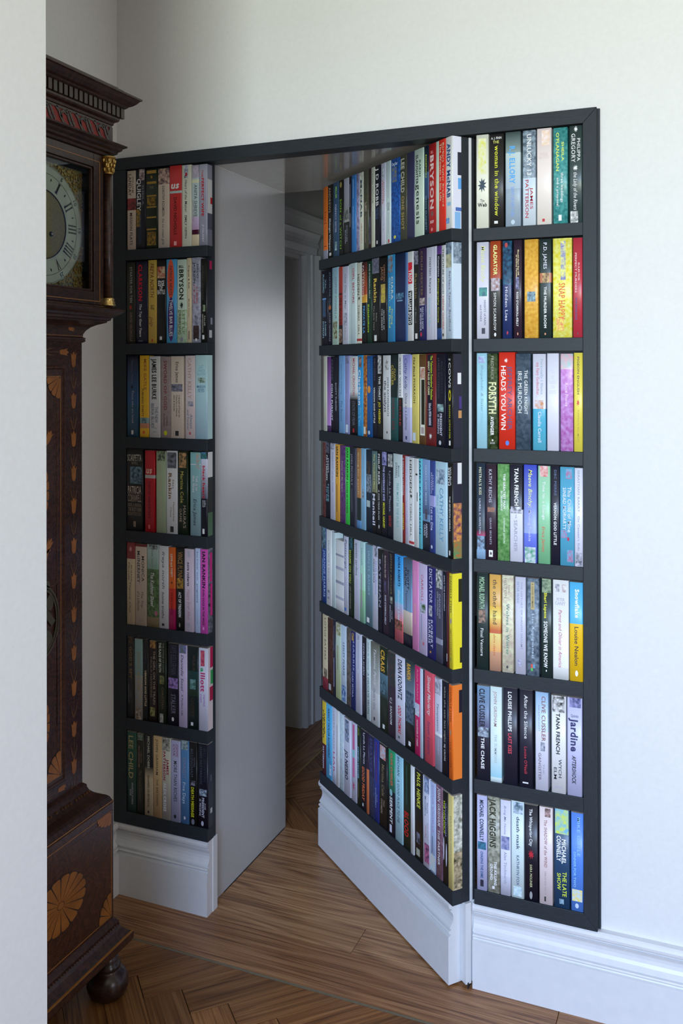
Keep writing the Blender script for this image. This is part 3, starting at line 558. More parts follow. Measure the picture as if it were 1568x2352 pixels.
307.4 333.0 112;p 52 66 .1 .8 457 112;t 3 50 .2 .8 ddd s J D ROBB;q 93 97 .3 .6 ccc
337.6 359.8 dde;p 6 16 .2 .7 556 cdd;t 20 50 .2 .5 b44 s TROLLOPE;t 23 48 .6 .8 b44 s JOANNA;p 58 85 .3 .6 79b dde
359.8 383.4 cdd;p 50 60 .3 .8 778 bcc;q 95 99 .5 .8 b22;q 12 45 .5 .62 aab;q 62 88 .5 .62 aab
383.4 424.4 25a;m 0 100 26b 137;p 10 28 .1 .7 774 25a;h 4 8 .1 .8 def s Greg Bear;e 92 96 .3 .6 cc5
425.7 454.4 443;t 4 44 .1 .7 aa9 b LEE CHILD;t 48 88 .2 .65 985 b ONE SHOT
455.2 486.5 335
487.7 526.1 cdc;t 6 40 .15 .42 223 b SLAUGHTER;t 13 32 .55 .75 354 b KARIN;t 40 86 .2 .65 222 s genesis
526.8 545.7 123;g 30 60 357 346;t 10 36 .3 .7 bc4 r ROCKPOOLS;t 56 95 .3 .65 79a r GREGG DUNNETT
545.7 574.6 a22;x 74 83 .2 .8 755;h 8 11 .3 .7 d88 b BILL;t 13 73 .2 .75 ecc b BRYSON;h 86 89 .2 .8 fdd b BODY;e 94 98 .3 .6 d88
574.6 585.9 cdc
585.9 611.9 d32;t 4 74 .65 .9 edb s Barbara Taylor Bradford;t 4 67 .15 .45 edb s The Women in his Life
611.9 636.7 eee;B 0 100 eef;Q 17 42 .55 1 223;Q 45 57 .6 1 6ae;Q 77 81 .3 1 46a;Q 82 100 .2 .9 8be;q 71 75 .2 .85 9ce;p 88 94 0 .6 8be 47a;t 7 66 .2 .8 147 b ANDY McNAB
#D 2
14.3 50.9 112;q 38 62 .2 .25 69c;q 38 62 .4 .45 69c;q 38 62 .6 .65 69c;q 37 39 .1 .8 69c;t 5 30 .15 .45 8ab s McDERMID;t 12 25 .6 .8 8ab s VAL;t 68 90 .15 .4 9bc r DOMAIN;t 68 88 .55 .8 9bc r A DARKER
50.9 76.9 112;e 48 54 .2 .8 b63;t 5 48 .3 .65 678 s STARTER FOR TEN;t 58 95 .3 .65 99a s DAVID NICHOLLS
76.9 112.4 9bb;g 0 100 9bc cda;p 70 92 .1 .9 532 ab9;t 12 66 .5 .8 678 c SOPHIE KINSELLA
112.4 135.6 822;g 0 40 b43 822;b 75 100 211;p 80 98 0 1 a87 211;q 34 36 0 1 311;t 40 75 .2 .8 421 s IN ROSE
135.6 169.6 dde;p 60 76 .2 .8 667 ccd;t 10 55 .4 .7 778 c One Day in May;t 76 95 .35 .6 889 c Alliott
169.6 178.7 cdd
178.7 211.6 cdd;g 55 100 cdd 9bc;t 6 50 .4 .75 a34 r GIRL BEFORE
211.6 239.6 ddc;b 94 97 a33;x 41 47 .2 .8 221;t 14 40 .2 .6 332 r HIDDEN;t 52 72 .3 .6 333 r TOBIAS;t 77 90 .3 .6 333 r HILL
239.6 265.6 111;g 0 40 422 a42;g 40 50 c83 da3;t 4 42 .15 .45 ddd r PATTERSON;t 12 30 .6 .8 d96 r JAMES;t 54 88 .3 .7 5ae b PRIVATE LA
265.6 290.1 132;t 4 46 .5 .75 bcc b ROSS O'CARROLL-KELLY;t 53 87 .15 .5 bd3 b Kalashnikovs
290.1 329.7 111;p 0 18 0 1 778 334;t 24 52 .25 .65 db5 b Rankin;t 56 85 .2 .35 998 r The Early Years;t 65 75 .55 .7 998 r Rebus;q 91 98 .3 .65 ddd
332.0 363.5 111;p 31 53 .1 .9 cb4 975;t 10 26 .15 .5 a75 s JACQ;t 8 28 .6 .85 a75 s CHRISTIAN;t 60 86 .2 .4 ccc s THE DESERT;t 62 85 .55 .75 ccc s SECRETS OF
366.7 400.3 38b;p 0 20 .1 .8 743 49b;t 25 52 .55 .85 ddc s CIARA;t 26 54 .2 .42 9cd s GERAGHTY;t 62 80 .6 .8 dd7 s Finding;t 59 84 .2 .48 bd8 s Mr Flood
401.2 448.0 124;g 0 100 124 236;p 45 52 .1 .9 69b 124;q 53 54.5 .2 .8 79b
448.0 457.3 57a
457.3 481.5 eee;q 12 36 .05 .95 c23;t 20 34 .2 .85 eee b TRIO;q 44 82 .1 .95 111;t 45 81 .2 .8 eee b WILLIAM BOYD
482.4 506.0 222;p 0 15 0 1 889 223;t 25 53 .2 .7 764 b Rankin;t 62 80 .3 .6 777 r of Blood;q 92 98 .3 .8 ddd
506.0 533.2 324;p 54 62 .1 1 dcc 433;b 62 100 225;t 3 52 .3 .65 764 s COLIN DEXTER;t 64 88 .5 .8 dde s DEATH IS NOW;t 65 90 .15 .42 dde s MY NEIGHBOUR;e 91 96 .2 .5 b34
535.9 565.0 dde;t 11 50 .45 .75 445 r marian keyes;t 54 86 .3 .65 8bc c Grown Ups
565.0 576.5 eef
576.5 595.3 112;b 0 9 537;b 88 100 247;t 11 33 .3 .65 dde r Complete;t 35 82 .25 .6 bb3 r Photography Course
595.3 610.8 eee;t 4 52 .2 .65 222 r THE FUTURE OF GOD;t 54 90 .2 .65 a23 r DEEPAK CHOPRA;q 94 97 .2 .6 222
610.8 636.7 cde;p 0 12 0 1 345 89a;p 12 26 0 1 bb9 887;M 0 22 456 9ab;B 22 100 def;t 30 92 .55 .85 667 s Barbara Taylor Bradford;p 40 78 .2 .5 aac cde
#D 3
23.2 43.9 ccb;q 10 85 .45 .55 887
43.9 66.0 859;g 0 92 637 b8c;b 92 100 425
66.0 87.1 112;t 4 32 .2 .6 556 s PARKER;t 36 85 .1 .6 eef b COLD PURSUIT
87.1 112.4 112;t 35 72 .3 .6 dde r SCOTT TUROW
113.5 146.5 8be;t 10 50 .4 .6 579 s Victoria Hislop;t 58 85 .3 .65 468 c The Return
146.5 173.4 99c;p 0 10 .2 .9 446 99b;q 12 48 .45 .55 778;q 55 82 .45 .55 778;q 88 98 .2 .8 def
173.4 216.7 ddd;g 45 55 ddd 333;b 55 100 111;t 3 50 .4 .7 a34 r MICHAEL CRICHTON;t 57 88 .35 .7 667 r STATE OF FEAR;q 92 97 .4 .6 a23
216.7 245.7 3ae;p 2 15 .2 .8 422 a87;t 18 62 .15 .6 fff b Clarkson;t 65 88 .2 .4 aef r Can it Be?;t 65 80 .55 .75 aef r How Hard
245.7 264.6 c73;m 0 100 e93 622;q 88 97 .1 .8 ddc
264.6 294.0 159;e 37 46 .1 .7 fa4;t 4 34 .2 .6 47a s DEAN KOONTZ;e 92 97 .2 .6 cde
294.0 317.0 112;t 3 30 .3 .7 445 b DBC PIERRE;t 38 82 .25 .6 ddd b VERNON GOD LITTLE
317.0 343.7 111;p 0 22 .1 .9 ddd 222;t 25 54 .3 .7 eee b THE THIRST;t 56 82 .3 .7 dc3 b JO NESBO
343.7 380.3 eee;p 5 17 .3 .8 333 ddd;t 30 68 .15 .5 434 r the analyst;t 26 72 .62 .85 445 s JOHN KATZENBACH;e 90 93 .5 .65 222
380.3 412.7 122;g 50 100 255 133;t 12 36 .1 .45 a94 b CUSSLER;t 16 30 .55 .8 a94 b CLIVE;t 51 88 .25 .6 733 s ODESSA SEA
414.4 434.4 111;b 0 50 ddd;t 4 48 .3 .7 445 s IRVINE WELSH;t 52 82 .3 .75 933 s CRIME
434.4 471.2 bbd;g 0 60 99d eee;t 4 40 .25 .6 447 c Cathy Kelly;t 44 86 .3 .6 556 c Once in a Lifetime;q 93 97 .35 .55 235
475.3 504.0 ed7;t 3 26 .2 .5 543 i The Black;t 27 55 .2 .55 543 s PHARAOH;q 68 85 .42 .5 aa6;q 88 97 .1 .6 cde
504.0 533.2 642;q 14 90 .15 .95 ddc;p 15 27 .2 .9 a65 cba;q 28 78 .35 .9 221;q 81 88 .3 .8 a99
533.2 573.4 722;q 1 80 .15 .75 112;t 2 50 .5 .72 bc3 b The Television Detectives' Omnibus;t 8 45 .2 .38 dda b GREAT TALES OF CRIME;t 54 78 .3 .55 dde b Edited by PETER HAINING;x 86 94 .3 .65 ddd
574.6 610.1 112;p 54 62 .1 .9 acc 234;t 4 48 .2 .4 445 s JAMES PATTERSON;t 8 42 .6 .8 334 s BILL CLINTON;t 64 88 .45 .7 ccd b PRESIDENT;t 65 86 .15 .35 ccd s IS MISSING;e 93 98 .3 .6 bbc
616.7 636.7 111;B 0 100 223;Q 20 32 .5 .95 eee;Q 45 58 .7 1 437;Q 60 68 .6 1 b85;e 38 50 .2 .8 cb2;e 41 47 .35 .65 111;h 5 7 .2 .7 ddd r THE;t 9 36 .25 .75 eee r COWS;t 54 90 .35 .65 bb3 r DAWN O'PORTER;q 92 97 .3 .7 eee
#D 4
17.3 35.1 733;m 0 100 744 522
35.1 62.5 112;p 0 14 0 1 667 222;t 17 50 .15 .45 ddd b PATTERSON;t 20 40 .6 .8 bbc b JAMES;t 55 78 .55 .8 7ab b HOPE;t 58 78 .15 .4 7ab b TO DIE
62.5 92.8 ccd;p 0 8 .1 .9 333 bbc;t 12 65 .4 .65 889 s SHADOW of the WIND;q 68 88 .45 .52 99a
92.8 118.0 fb4;t 3 42 .25 .75 322 b IAN RANKIN;q 52 88 .35 .5 643
118.0 149.2 425;m 0 100 425 748;t 20 60 .35 .6 cba s Pieces of My Heart
149.2 173.4 4d5;t 2 42 .3 .75 232 b IAN RANKIN;t 45 86 .3 .6 232 b RATHER BE THE DEVIL
173.4 201.2 223;t 8 48 .3 .65 99a s JODI PICOULT;q 52 82 .42 .5 778
201.2 213.1 556
213.1 234.6 a74;b 62 90 122;b 90 100 58b;t 5 58 .3 .65 eda s diving for pearls
234.6 258.7 9ce;p 50 62 .2 .8 735 9cd;q 8 48 .52 .6 79a;q 66 92 .52 .6 79a
259.7 289.1 123;p 14 30 .1 .9 543 123;p 30 52 .1 1 333 9ab;q 62 70 .1 .8 abb
290.1 315.5 111;g 0 50 577 775;t 3 46 .35 .7 cc8 r The Troubled Man;t 52 90 .15 .7 eef b Mankell
315.5 336.7 111;t 3 40 .25 .7 eee b PHILIP KERR;t 46 82 .3 .6 ccc b A FIVE YEAR PLAN;x 87 93 .2 .7 ddd
337.6 364.4 112;p 0 16 0 1 aad 336;t 17 58 .2 .6 ccf b THE GOVERNOR'S WIFE;t 60 90 .2 .6 dd3 b MICHAEL HARVEY
365.3 391.5 112;p 0 15 0 1 ccc 222;t 20 68 .25 .65 889 r Lynda La Plante;t 73 86 .2 .7 933 b BLIND FURY
392.3 433.1 dee;t 10 28 .25 .5 445 s O'FARRELL;t 13 26 .6 .75 556 s MAGGIE;t 33 84 .4 .65 6aa s THIS MUST BE THE PLACE
433.5 444.6 822;t 3 46 .2 .7 cbb b A DEATH IN VALENCIA;t 54 85 .2 .7 db3 b JASON WEBSTER
444.6 460.7 dde;t 8 40 .3 .8 bbd r alliott;t 50 90 .3 .7 b8d c wedding day
460.7 483.6 ddd;b 95 98 a33;x 41 47 .2 .8 221;t 3 40 .2 .65 332 r HIDDEN;t 52 72 .3 .6 333 r TOBIAS;t 76 90 .3 .6 333 r HILL
483.6 502.8 ddd;q 17 19 .4 1 222;q 38 48 .8 1 222
504.0 517.3 6bc;t 2 84 .2 .8 124 s JAMES PATTERSON
518.1 548.8 68a;g 0 60 9be 457;b 68 100 223;p 55 66 .4 .7 522 467;t 6 50 .4 .65 cde s HEARTS AND MINDS;t 70 86 .5 .75 ccd s AMANDA;t 72 84 .2 .42 ccd s CRAIG
548.8 569.6 348;b 38 50 99c;t 13 36 .2 .5 bbd s PATTERSON;t 15 32 .6 .85 bbd s JAMES;t 51 76 .2 .7 cce b 1st to Die;e 92 96 .2 .6 ccd
570.4 614.5 cef;p 8 24 .1 .9 357 cde;t 28 85 .4 .75 69b r CATHY KELLY;t 36 78 .12 .32 8ac c Best of Friends
617.4 636.7 111;B 0 42 223;Q 0 22 .5 1 eee;M 42 82 d94 635;M 82 100 a63 485;t 4 24 .6 .85 eee b WILBUR;t 5 24 .1 .45 eee b SMITH;t 35 72 .35 .65 ddd b THE SEVENTH SCROLL;q 92 97 .3 .6 ddd
#D 5
9.5 39.2 248;p 0 28 0 1 123 79a;t 30 92 .4 .8 bce s JOANNE HARRIS;t 42 72 .1 .3 7ad i blueeyedboy
39.2 70.0 eee;p 80 92 .2 .7 334 dde;t 14 70 .4 .7 99a s How Will I Know?
70.0 92.8 dee
92.8 140.0 ddd;b 20 23 99a;b 38 42 aab;b 58 62 99a;b 80 84 aab
140.0 165.9 dde;t 4 42 .3 .75 346 c Postscript;q 52 85 .4 .52 aac;q 92 96 .2 .6 36b
165.9 192.3 121;p 0 16 0 1 367 121;t 16 58 .2 .6 de5 s SHAME ON YOU;t 62 90 .3 .55 998 r AMY HEYDENRYCH
196.0 227.0 dde;t 4 45 .3 .65 556 s quintin jardine;q 48 80 .42 .55 aac
227.0 252.2 bdd;g 0 60 cee adb;g 60 100 9c9 259;t 8 30 .4 .65 689 s Hannah;q 40 82 .35 .5 a6a
254.7 291.6 678;g 0 100 79a 233;t 8 62 .4 .68 9bc r IAIN M. BANKS;q 90 96 .2 .6 eee
291.6 318.8 dde;p 0 13 .4 1 445 bbc;t 18 58 .55 .8 99c b PETER ROBINSON;t 16 45 .15 .35 334 i STRANGE AFFAIR
318.8 342.3 112;b 0 10 111;t 12 70 .25 .75 889 b BATEMAN
343.7 368.9 323;p 36 50 .2 .7 557 323;t 6 32 .35 .6 cba b Should Have Got Off;t 53 88 .35 .65 dde b ROSS O'CARROLL-KELLY
369.9 395.9 112;p 52 60 .3 .8 bba 232;t 2 50 .35 .7 764 s JEFFREY ARCHER;t 62 82 .2 .45 aab s IMPRESSION;t 68 78 .6 .8 aab s FALSE
398.1 435.2 38d;g 0 55 3af 7ce;g 55 78 9bd d77;g 78 100 b55 237;p 75 86 0 1 222 a65;t 2 36 .45 .75 124 b NORA ROBERTS;t 40 75 .45 .7 def i Genuine Lies
435.2 473.3 568;g 0 60 456 79b;g 60 86 dcb 876;b 86 100 112;t 10 32 .15 .42 223 b TUROW;t 12 35 .5 .75 223 b SCOTT;t 36 60 .3 .55 445 r Testimony
475.3 502.0 d8b;q 12 40 .4 .5 dab;t 48 70 .4 .65 ec9 c Spellbound;q 90 96 .4 .5 b68
502.8 537.1 dce;p 44 54 .2 .9 352 ccd;t 12 42 .3 .6 b67 s CARROLL;q 56 84 .3 .4 88a;e 86 90 .5 .7 b56
537.1 569.6 226;p 42 54 .2 .7 ccc 225;t 2 40 .3 .7 dde s DICTATOR;t 57 88 .5 .78 dde s ROBERT;t 58 84 .15 .42 dde s HARRIS;x 91 95 .3 .6 b83
570.4 597.1 667;p 0 20 0 1 ddd 343;b 20 100 445;b 74 80 889;t 26 52 .55 .8 aab r DANCING;t 24 50 .2 .42 aab r ON THORNS
597.9 613.7 112;t 4 42 .35 .6 dde b ONLY THE INNOCENT
613.7 622.1 522;q 86 94 0 .3 eee
622.9 636.7 ed3;B 0 100 fe3;Q 6 30 .6 1 221;Q 78 94 .75 1 221;t 3 42 .25 .75 543 s DANIELLE STEEL;e 47 53 .3 .7 87a;t 58 86 .25 .7 a73 s IMPOSSIBLE;e 88 92 .3 .5 575
#D 6
15.5 46.8 cb9;b 84 100 823;p 72 84 .3 1 321 987;t 4 60 .4 .75 765 s LOTUS EATERS
46.8 78.6 311;m 0 100 311 532;q 88 96 .2 .7 aaa
78.6 93.4 223;q 8 40 .3 .6 667;q 50 88 .3 .6 99b
93.4 124.6 bcb;g 16 100 cdc dd4;p 0 16 0 1 773 ccb;q 30 62 .3 .5 997
123.5 153.6 def;p 78 98 .1 1 238 9bc;t 22 65 .4 .75 457 s LESLEY PEARSE
153.6 178.7 766;m 0 100 766 443
178.7 204.9 126;p 2 12 .2 .8 b95 125;t 12 50 .5 .85 aac s HARRIS;t 52 85 .3 .6 bbd s CARI MORA
204.9 235.7 dde;q 10 45 .45 .55 99b;q 50 85 .45 .55 b99;p 2 8 .3 .7 778 dde
237.2 259.7 112;t 8 48 .3 .65 ccd s CECELIA AHERN;t 50 85 .35 .55 967 c A Place Called Here
260.7 281.9 dee;t 4 38 .4 .7 556 c John le Carre;t 42 92 .3 .7 334 r A DELICATE TRUTH
281.9 325.1 aaa;g 0 60 665 bbb;g 60 100 ccc eee;t 7 52 .4 .7 fff c Tasmina Perry;t 56 82 .35 .6 889 s Daddy's Girls;q 91 95 .35 .55 334
327.4 363.6 121;g 32 60 578 233;p 40 56 .1 .8 122 689;t 4 30 .15 .7 eb4 b CRAIS;q 92 97 .4 .7 eee
363.6 399.5 323;m 0 40 433 233;t 54 86 .35 .62 ddd s C.J. SANSOM
399.5 441.7 eef;t 4 50 .3 .75 223 b DEAN KOONTZ;t 58 90 .3 .65 b23 i ODD THOMAS;q 93 96 .3 .5 555
441.7 483.7 122;g 0 50 233 789;p 35 70 .1 1 234 678;b 72 100 111;t 4 22 .25 .65 da3 b RANKIN;q 91 96 .4 .65 eee
484.9 508.2 c26;p 42 56 0 1 9ac eee;t 3 38 .4 .75 e9a r Adele PARKS;t 60 90 .35 .65 ecc b WHATEVER IT TAKES
508.2 519.0 def
519.0 526.9 434
526.9 563.2 d56;t 5 48 .35 .72 fff c Sinead Moriarty;t 54 90 .35 .65 536 c Seven Letters
567.1 593.5 dde;p 0 18 0 1 667 ccd;b 60 63 fff;b 63 100 99a;t 28 58 .35 .65 445 c Temptation;t 66 84 .5 .7 bbc s KENNEDY
594.6 618.2 112;t 5 65 .45 .7 aa9 s what she saw last night;t 67 85 .4 .65 ccc s MJ CROSS
621.9 636.7 f72;B 0 100 f83;Q 6 30 .65 1 112;x 46 55 .3 .7 898;t 3 40 .3 .75 732 s DANIELLE STEEL;t 60 88 .3 .6 732 s THE HOUSE
#D 7
12.5 35.1 db3;b 58 100 512;t 12 52 .2 .5 322 b NEVER;t 16 45 .6 .9 322 b NEVER;t 62 92 .1 .5 dde b PATTERSON
35.1 71.7 6cf;p 80 94 .6 1 eef 5ac;t 6 72 .35 .65 235 b NANCY TAYLOR ROSENBERG
71.7 94.5 dde;g 80 100 dde 779;t 5 55 .35 .65 99a s LESLEY PEARSE;t 58 86 .3 .75 a36 s LIAR
94.5 113.5 eee;q 20 60 .3 .5 aab
113.5 138.9 dee;m 0 100 eff bcd;t 60 75 .4 .6 88a c Loving
140.0 177.6 dde;p 2 30 .2 .8 223 bce;t 42 80 .2 .65 223 b JO NESBO
180.2 210.0 dde;q 3 70 .2 .65 c69;q 35 45 .2 .65 8cc;x 74 88 .2 .7 b36
211.6 229.5 121;p 2 12 .2 .8 783 121;t 26 66 .25 .65 9ce b STEPHEN LEATHER;q 70 90 .4 .52 774
229.5 260.7 112;t 3 42 .5 .8 eef r Lynda La Plante;t 46 88 .25 .7 e74 b GOOD FRIDAY;q 92 96 .3 .5 ccc
260.7 272.0 b63;b 0 45 213;b 45 100 d74
272.0 298.8 224;m 50 100 224 346;t 4 46 .2 .75 447 b DEAVER
298.8 322.6 238;t 60 84 .2 .4 bce s BORCHARDT;t 66 76 .55 .7 bce s ALICE;q 4 52 .4 .55 723
322.6 360.7 111;p 2 18 .1 .9 c76 bcd;t 24 62 .35 .7 875 s Martina Cole;t 66 84 .2 .45 987 s WOMEN;t 66 74 .55 .75 987 s TWO
366.7 395.9 264;g 0 48 296 254;b 48 100 112;e 46 54 .2 .7 8bb;t 3 42 .4 .75 d64 b CLIVE CUSSLER;t 55 86 .25 .7 fff b SERPENT;q 88 97 .2 .6 ccd
398.1 433.1 ade;g 0 100 9cd cee;t 2 24 .3 .6 345 s BECHAN;t 28 78 .3 .6 345 s A GOOD PLACE TO DIE
434.4 467.0 121;q 5 50 .4 .6 243;t 58 86 .15 .75 b22 b BLOOD
467.0 481.5 eee
483.6 518.1 111;p 70 82 .2 .7 778 111;q 88 96 .2 .7 998;t 3 42 .3 .75 cc4 b PAUL HENKE
518.9 547.7 dde;p 0 18 .2 1 236 bce;p 74 95 .2 1 324 b68;t 22 44 .25 .5 457 s Montefiore;t 28 40 .6 .8 457 s Santa;t 54 68 .35 .5 a56 s HOURS;t 50 70 .65 .8 99a s THE SECRET
547.7 570.8 bce;p 80 98 0 1 cba 9bc;t 3 56 .4 .7 a8b s SOPHIE KINSELLA;q 60 78 .35 .48 568
570.8 597.1 867;m 0 100 867 645;t 3 44 .3 .75 ddd s JOHN GRISHAM;t 48 86 .3 .65 ddd s THE PARTNER
598.2 617.4 111;e 50 75 0 .3 dde;e 55 80 .7 1 dde;t 10 46 .1 .5 de3 r THE HOLDOUT;t 12 48 .6 .85 99c r GRAHAM MOORE
618.1 636.7 cb7;M 0 60 776 eed;M 60 100 332 ba8;t 22 72 .5 .75 997 s MARTINA DEVLIN
"""
# ------------------------------------------------------------------ lettering
_gc = {}
_cu = bpy.data.curves.new('glyph', 'FONT'); _co = bpy.data.objects.new('glyph', _cu)
_cu.resolution_u = 2; _cu.size = 1.0
def _shape(body, off):
    _cu.body = body; _cu.offset = off
    me = bpy.data.meshes.new_from_object(_co); return me
COL.objects.link(_co)
def _width(body):
    me = _shape(body, 0.0); xs = [v.co.x for v in me.vertices]; bpy.data.meshes.remove(me)
    return (max(xs) - min(xs)) if xs else 0.0
_HH = _width('HH'); 
def glyph(ch, weight):
    key = (ch, weight)
    if key in _gc: return _gc[key]
    if ch == ' ': r = ([], [], _width('H H') - _HH); _gc[key] = r; return r
    adv = _gc[(ch, 'r')][2] if (ch, 'r') in _gc else _width('H' + ch + 'H') - _HH
    me = _shape(ch, {'r': 0.011, 'b': 0.032, 'c': 0.004}[weight])
    vs = [(v.co.x, v.co.y) for v in me.vertices]; fs = [list(p.vertices) for p in me.polygons]
    bpy.data.meshes.remove(me)
    _gc[key] = (vs, fs, adv + (0.05 if weight == 'b' else 0)); return _gc[key]
CAP = max(v[1] for v in glyph('H', 'r')[0])
XH_ = max(v[1] for v in glyph('x', 'r')[0])
def serifs(vs, fs):
    """small slab feet on every stem end"""
    out = []
    for lvl in (0.0, CAP, XH_):
        pts = sorted(set(round(x, 4) for x, y in vs if abs(y - lvl) < 0.012))
        i = 0
        while i + 1 < len(pts):
            a, b = pts[i], pts[i + 1]
            if 0.04 < b - a < 0.17: out.append((a - 0.055, b + 0.055, lvl - (0 if lvl == 0 else 0.035), lvl + (0.035 if lvl == 0 else 0))); i += 2
            else: i += 1
    return out
def text2d(txt, style):
    wt = {'r': 'r', 'b': 'b', 's': 'r', 'i': 'b', 'c': 'c'}[style]
    V, F, x = [], [], 0.0
    for ch in txt:
        vs, fs, adv = glyph(ch, wt)
        k = len(V); sh = 0.22 if style in 'ic' else 0.0
        V += [(x + a + b * sh, b) for a, b in vs]; F += [[k + i for i in f] for f in fs]
        if style == 's' and ch.isalpha():
            for a, b, c, d in serifs(vs, fs):
                k = len(V); V += [(x + a, c), (x + b, c), (x + b, d), (x + a, d)]; F.append([k, k + 1, k + 2, k + 3])
        x += adv + (0.04 if style == 's' else 0)
    if not V: return V, F
    x0 = min(v[0] for v in V); x1 = max(v[0] for v in V)
    low = txt.upper() != txt
    return [((a - x0) / (x1 - x0), b / CAP) for a, b in V], F

# ------------------------------------------------------------------ books
def cname(h):
    r, g, b = [int(c, 16) for c in h]; mx, mn = max(r, g, b), min(r, g, b); d = mx - mn
    if mx <= 3 and d <= 1: return 'black'
    if d == 2 and r == mx and b == mn and mn >= 8: return 'cream'
    if d <= 1 or (d <= 2 and mx >= 13): return 'white' if mn >= 13 else ('pale grey' if mn >= 11 else ('grey' if mx > 5 else 'charcoal'))
    if r == mx:
        if g >= b: t = (g - b) / d
        else: t = -(b - g) / d
        if t < -0.35: nm = 'pink' if mx > 11 else 'plum'
        elif t < 0.22: nm = 'red'
        elif t < 0.62: nm = 'orange'
        else: nm = 'yellow'
        if d <= 3 and mn >= 8: nm = 'cream'
        elif nm == 'orange' and mx < 12: nm = 'brown'
        elif nm == 'yellow' and mx < 10: nm = 'olive'
        elif nm == 'red' and mx < 10: nm = 'maroon'
    elif g == mx: nm = 'turquoise' if b >= g - 1 else 'green'
    else: nm = 'purple' if r > g else 'blue'
    if d <= 2 and nm in ('blue', 'green', 'purple', 'turquoise') and 5 <= mx <= 11: nm = 'greyish ' + nm; return ('dark ' if mx <= 6 else '') + nm
    if mx <= 4: return 'dark ' + nm
    if mx <= 6 and nm in ('blue', 'green', 'purple', 'turquoise'): return 'dark ' + nm
    if mn >= 9 and nm in ('blue', 'green', 'purple', 'turquoise'): return 'pale ' + nm
    return nm
ORD = ['first', 'second', 'third', 'fourth', 'fifth', 'sixth', 'seventh', 'eighth', 'ninth', 'tenth', 'eleventh', 'twelfth', 'thirteenth', 'fourteenth',
       'fifteenth', 'sixteenth', 'seventeenth', 'eighteenth', 'nineteenth', 'twentieth', 'twenty-first', 'twenty-second', 'twenty-third', 'twenty-fourth', 'twenty-fifth', 'twenty-sixth']
ROWN = ['top', 'second', 'third', 'middle', 'fifth', 'sixth', 'bottom']
WHERE = {'L': 'bookcase by the clock', 'R': 'bookcase beside the hinges', 'D': 'bookcase door'}
rb = random.Random(11)
def lookup(bands, t, base):
    c = (base, base, 0.0)
    for t0, t1, a, b, kind in bands:
        if t0 <= t < t1:
            if kind == 'm': c = (a, b, 1.0)
            elif kind == 'g':
                k = (t - t0) / (t1 - t0); c = (tuple(a[i] + (b[i] - a[i]) * k for i in range(3)),) * 2 + (0.0,)
            else: c = (a, a, 0.0)
    return c
def set_cols(me, c1, c2):
    for nm, data in (('Col', c1), ('Col2', c2)):
        at = me.color_attributes.new(nm, 'FLOAT_COLOR', 'CORNER'); at.data.foreach_set('color', data)
PAPER = lin('dcb')
lin0 = lin
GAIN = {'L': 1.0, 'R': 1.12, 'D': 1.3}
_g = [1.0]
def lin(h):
    c = lin0(h); k = min(_g[0], max(1.0, 0.9 / max(max(c), 1e-3))); return tuple(x * k for x in c)
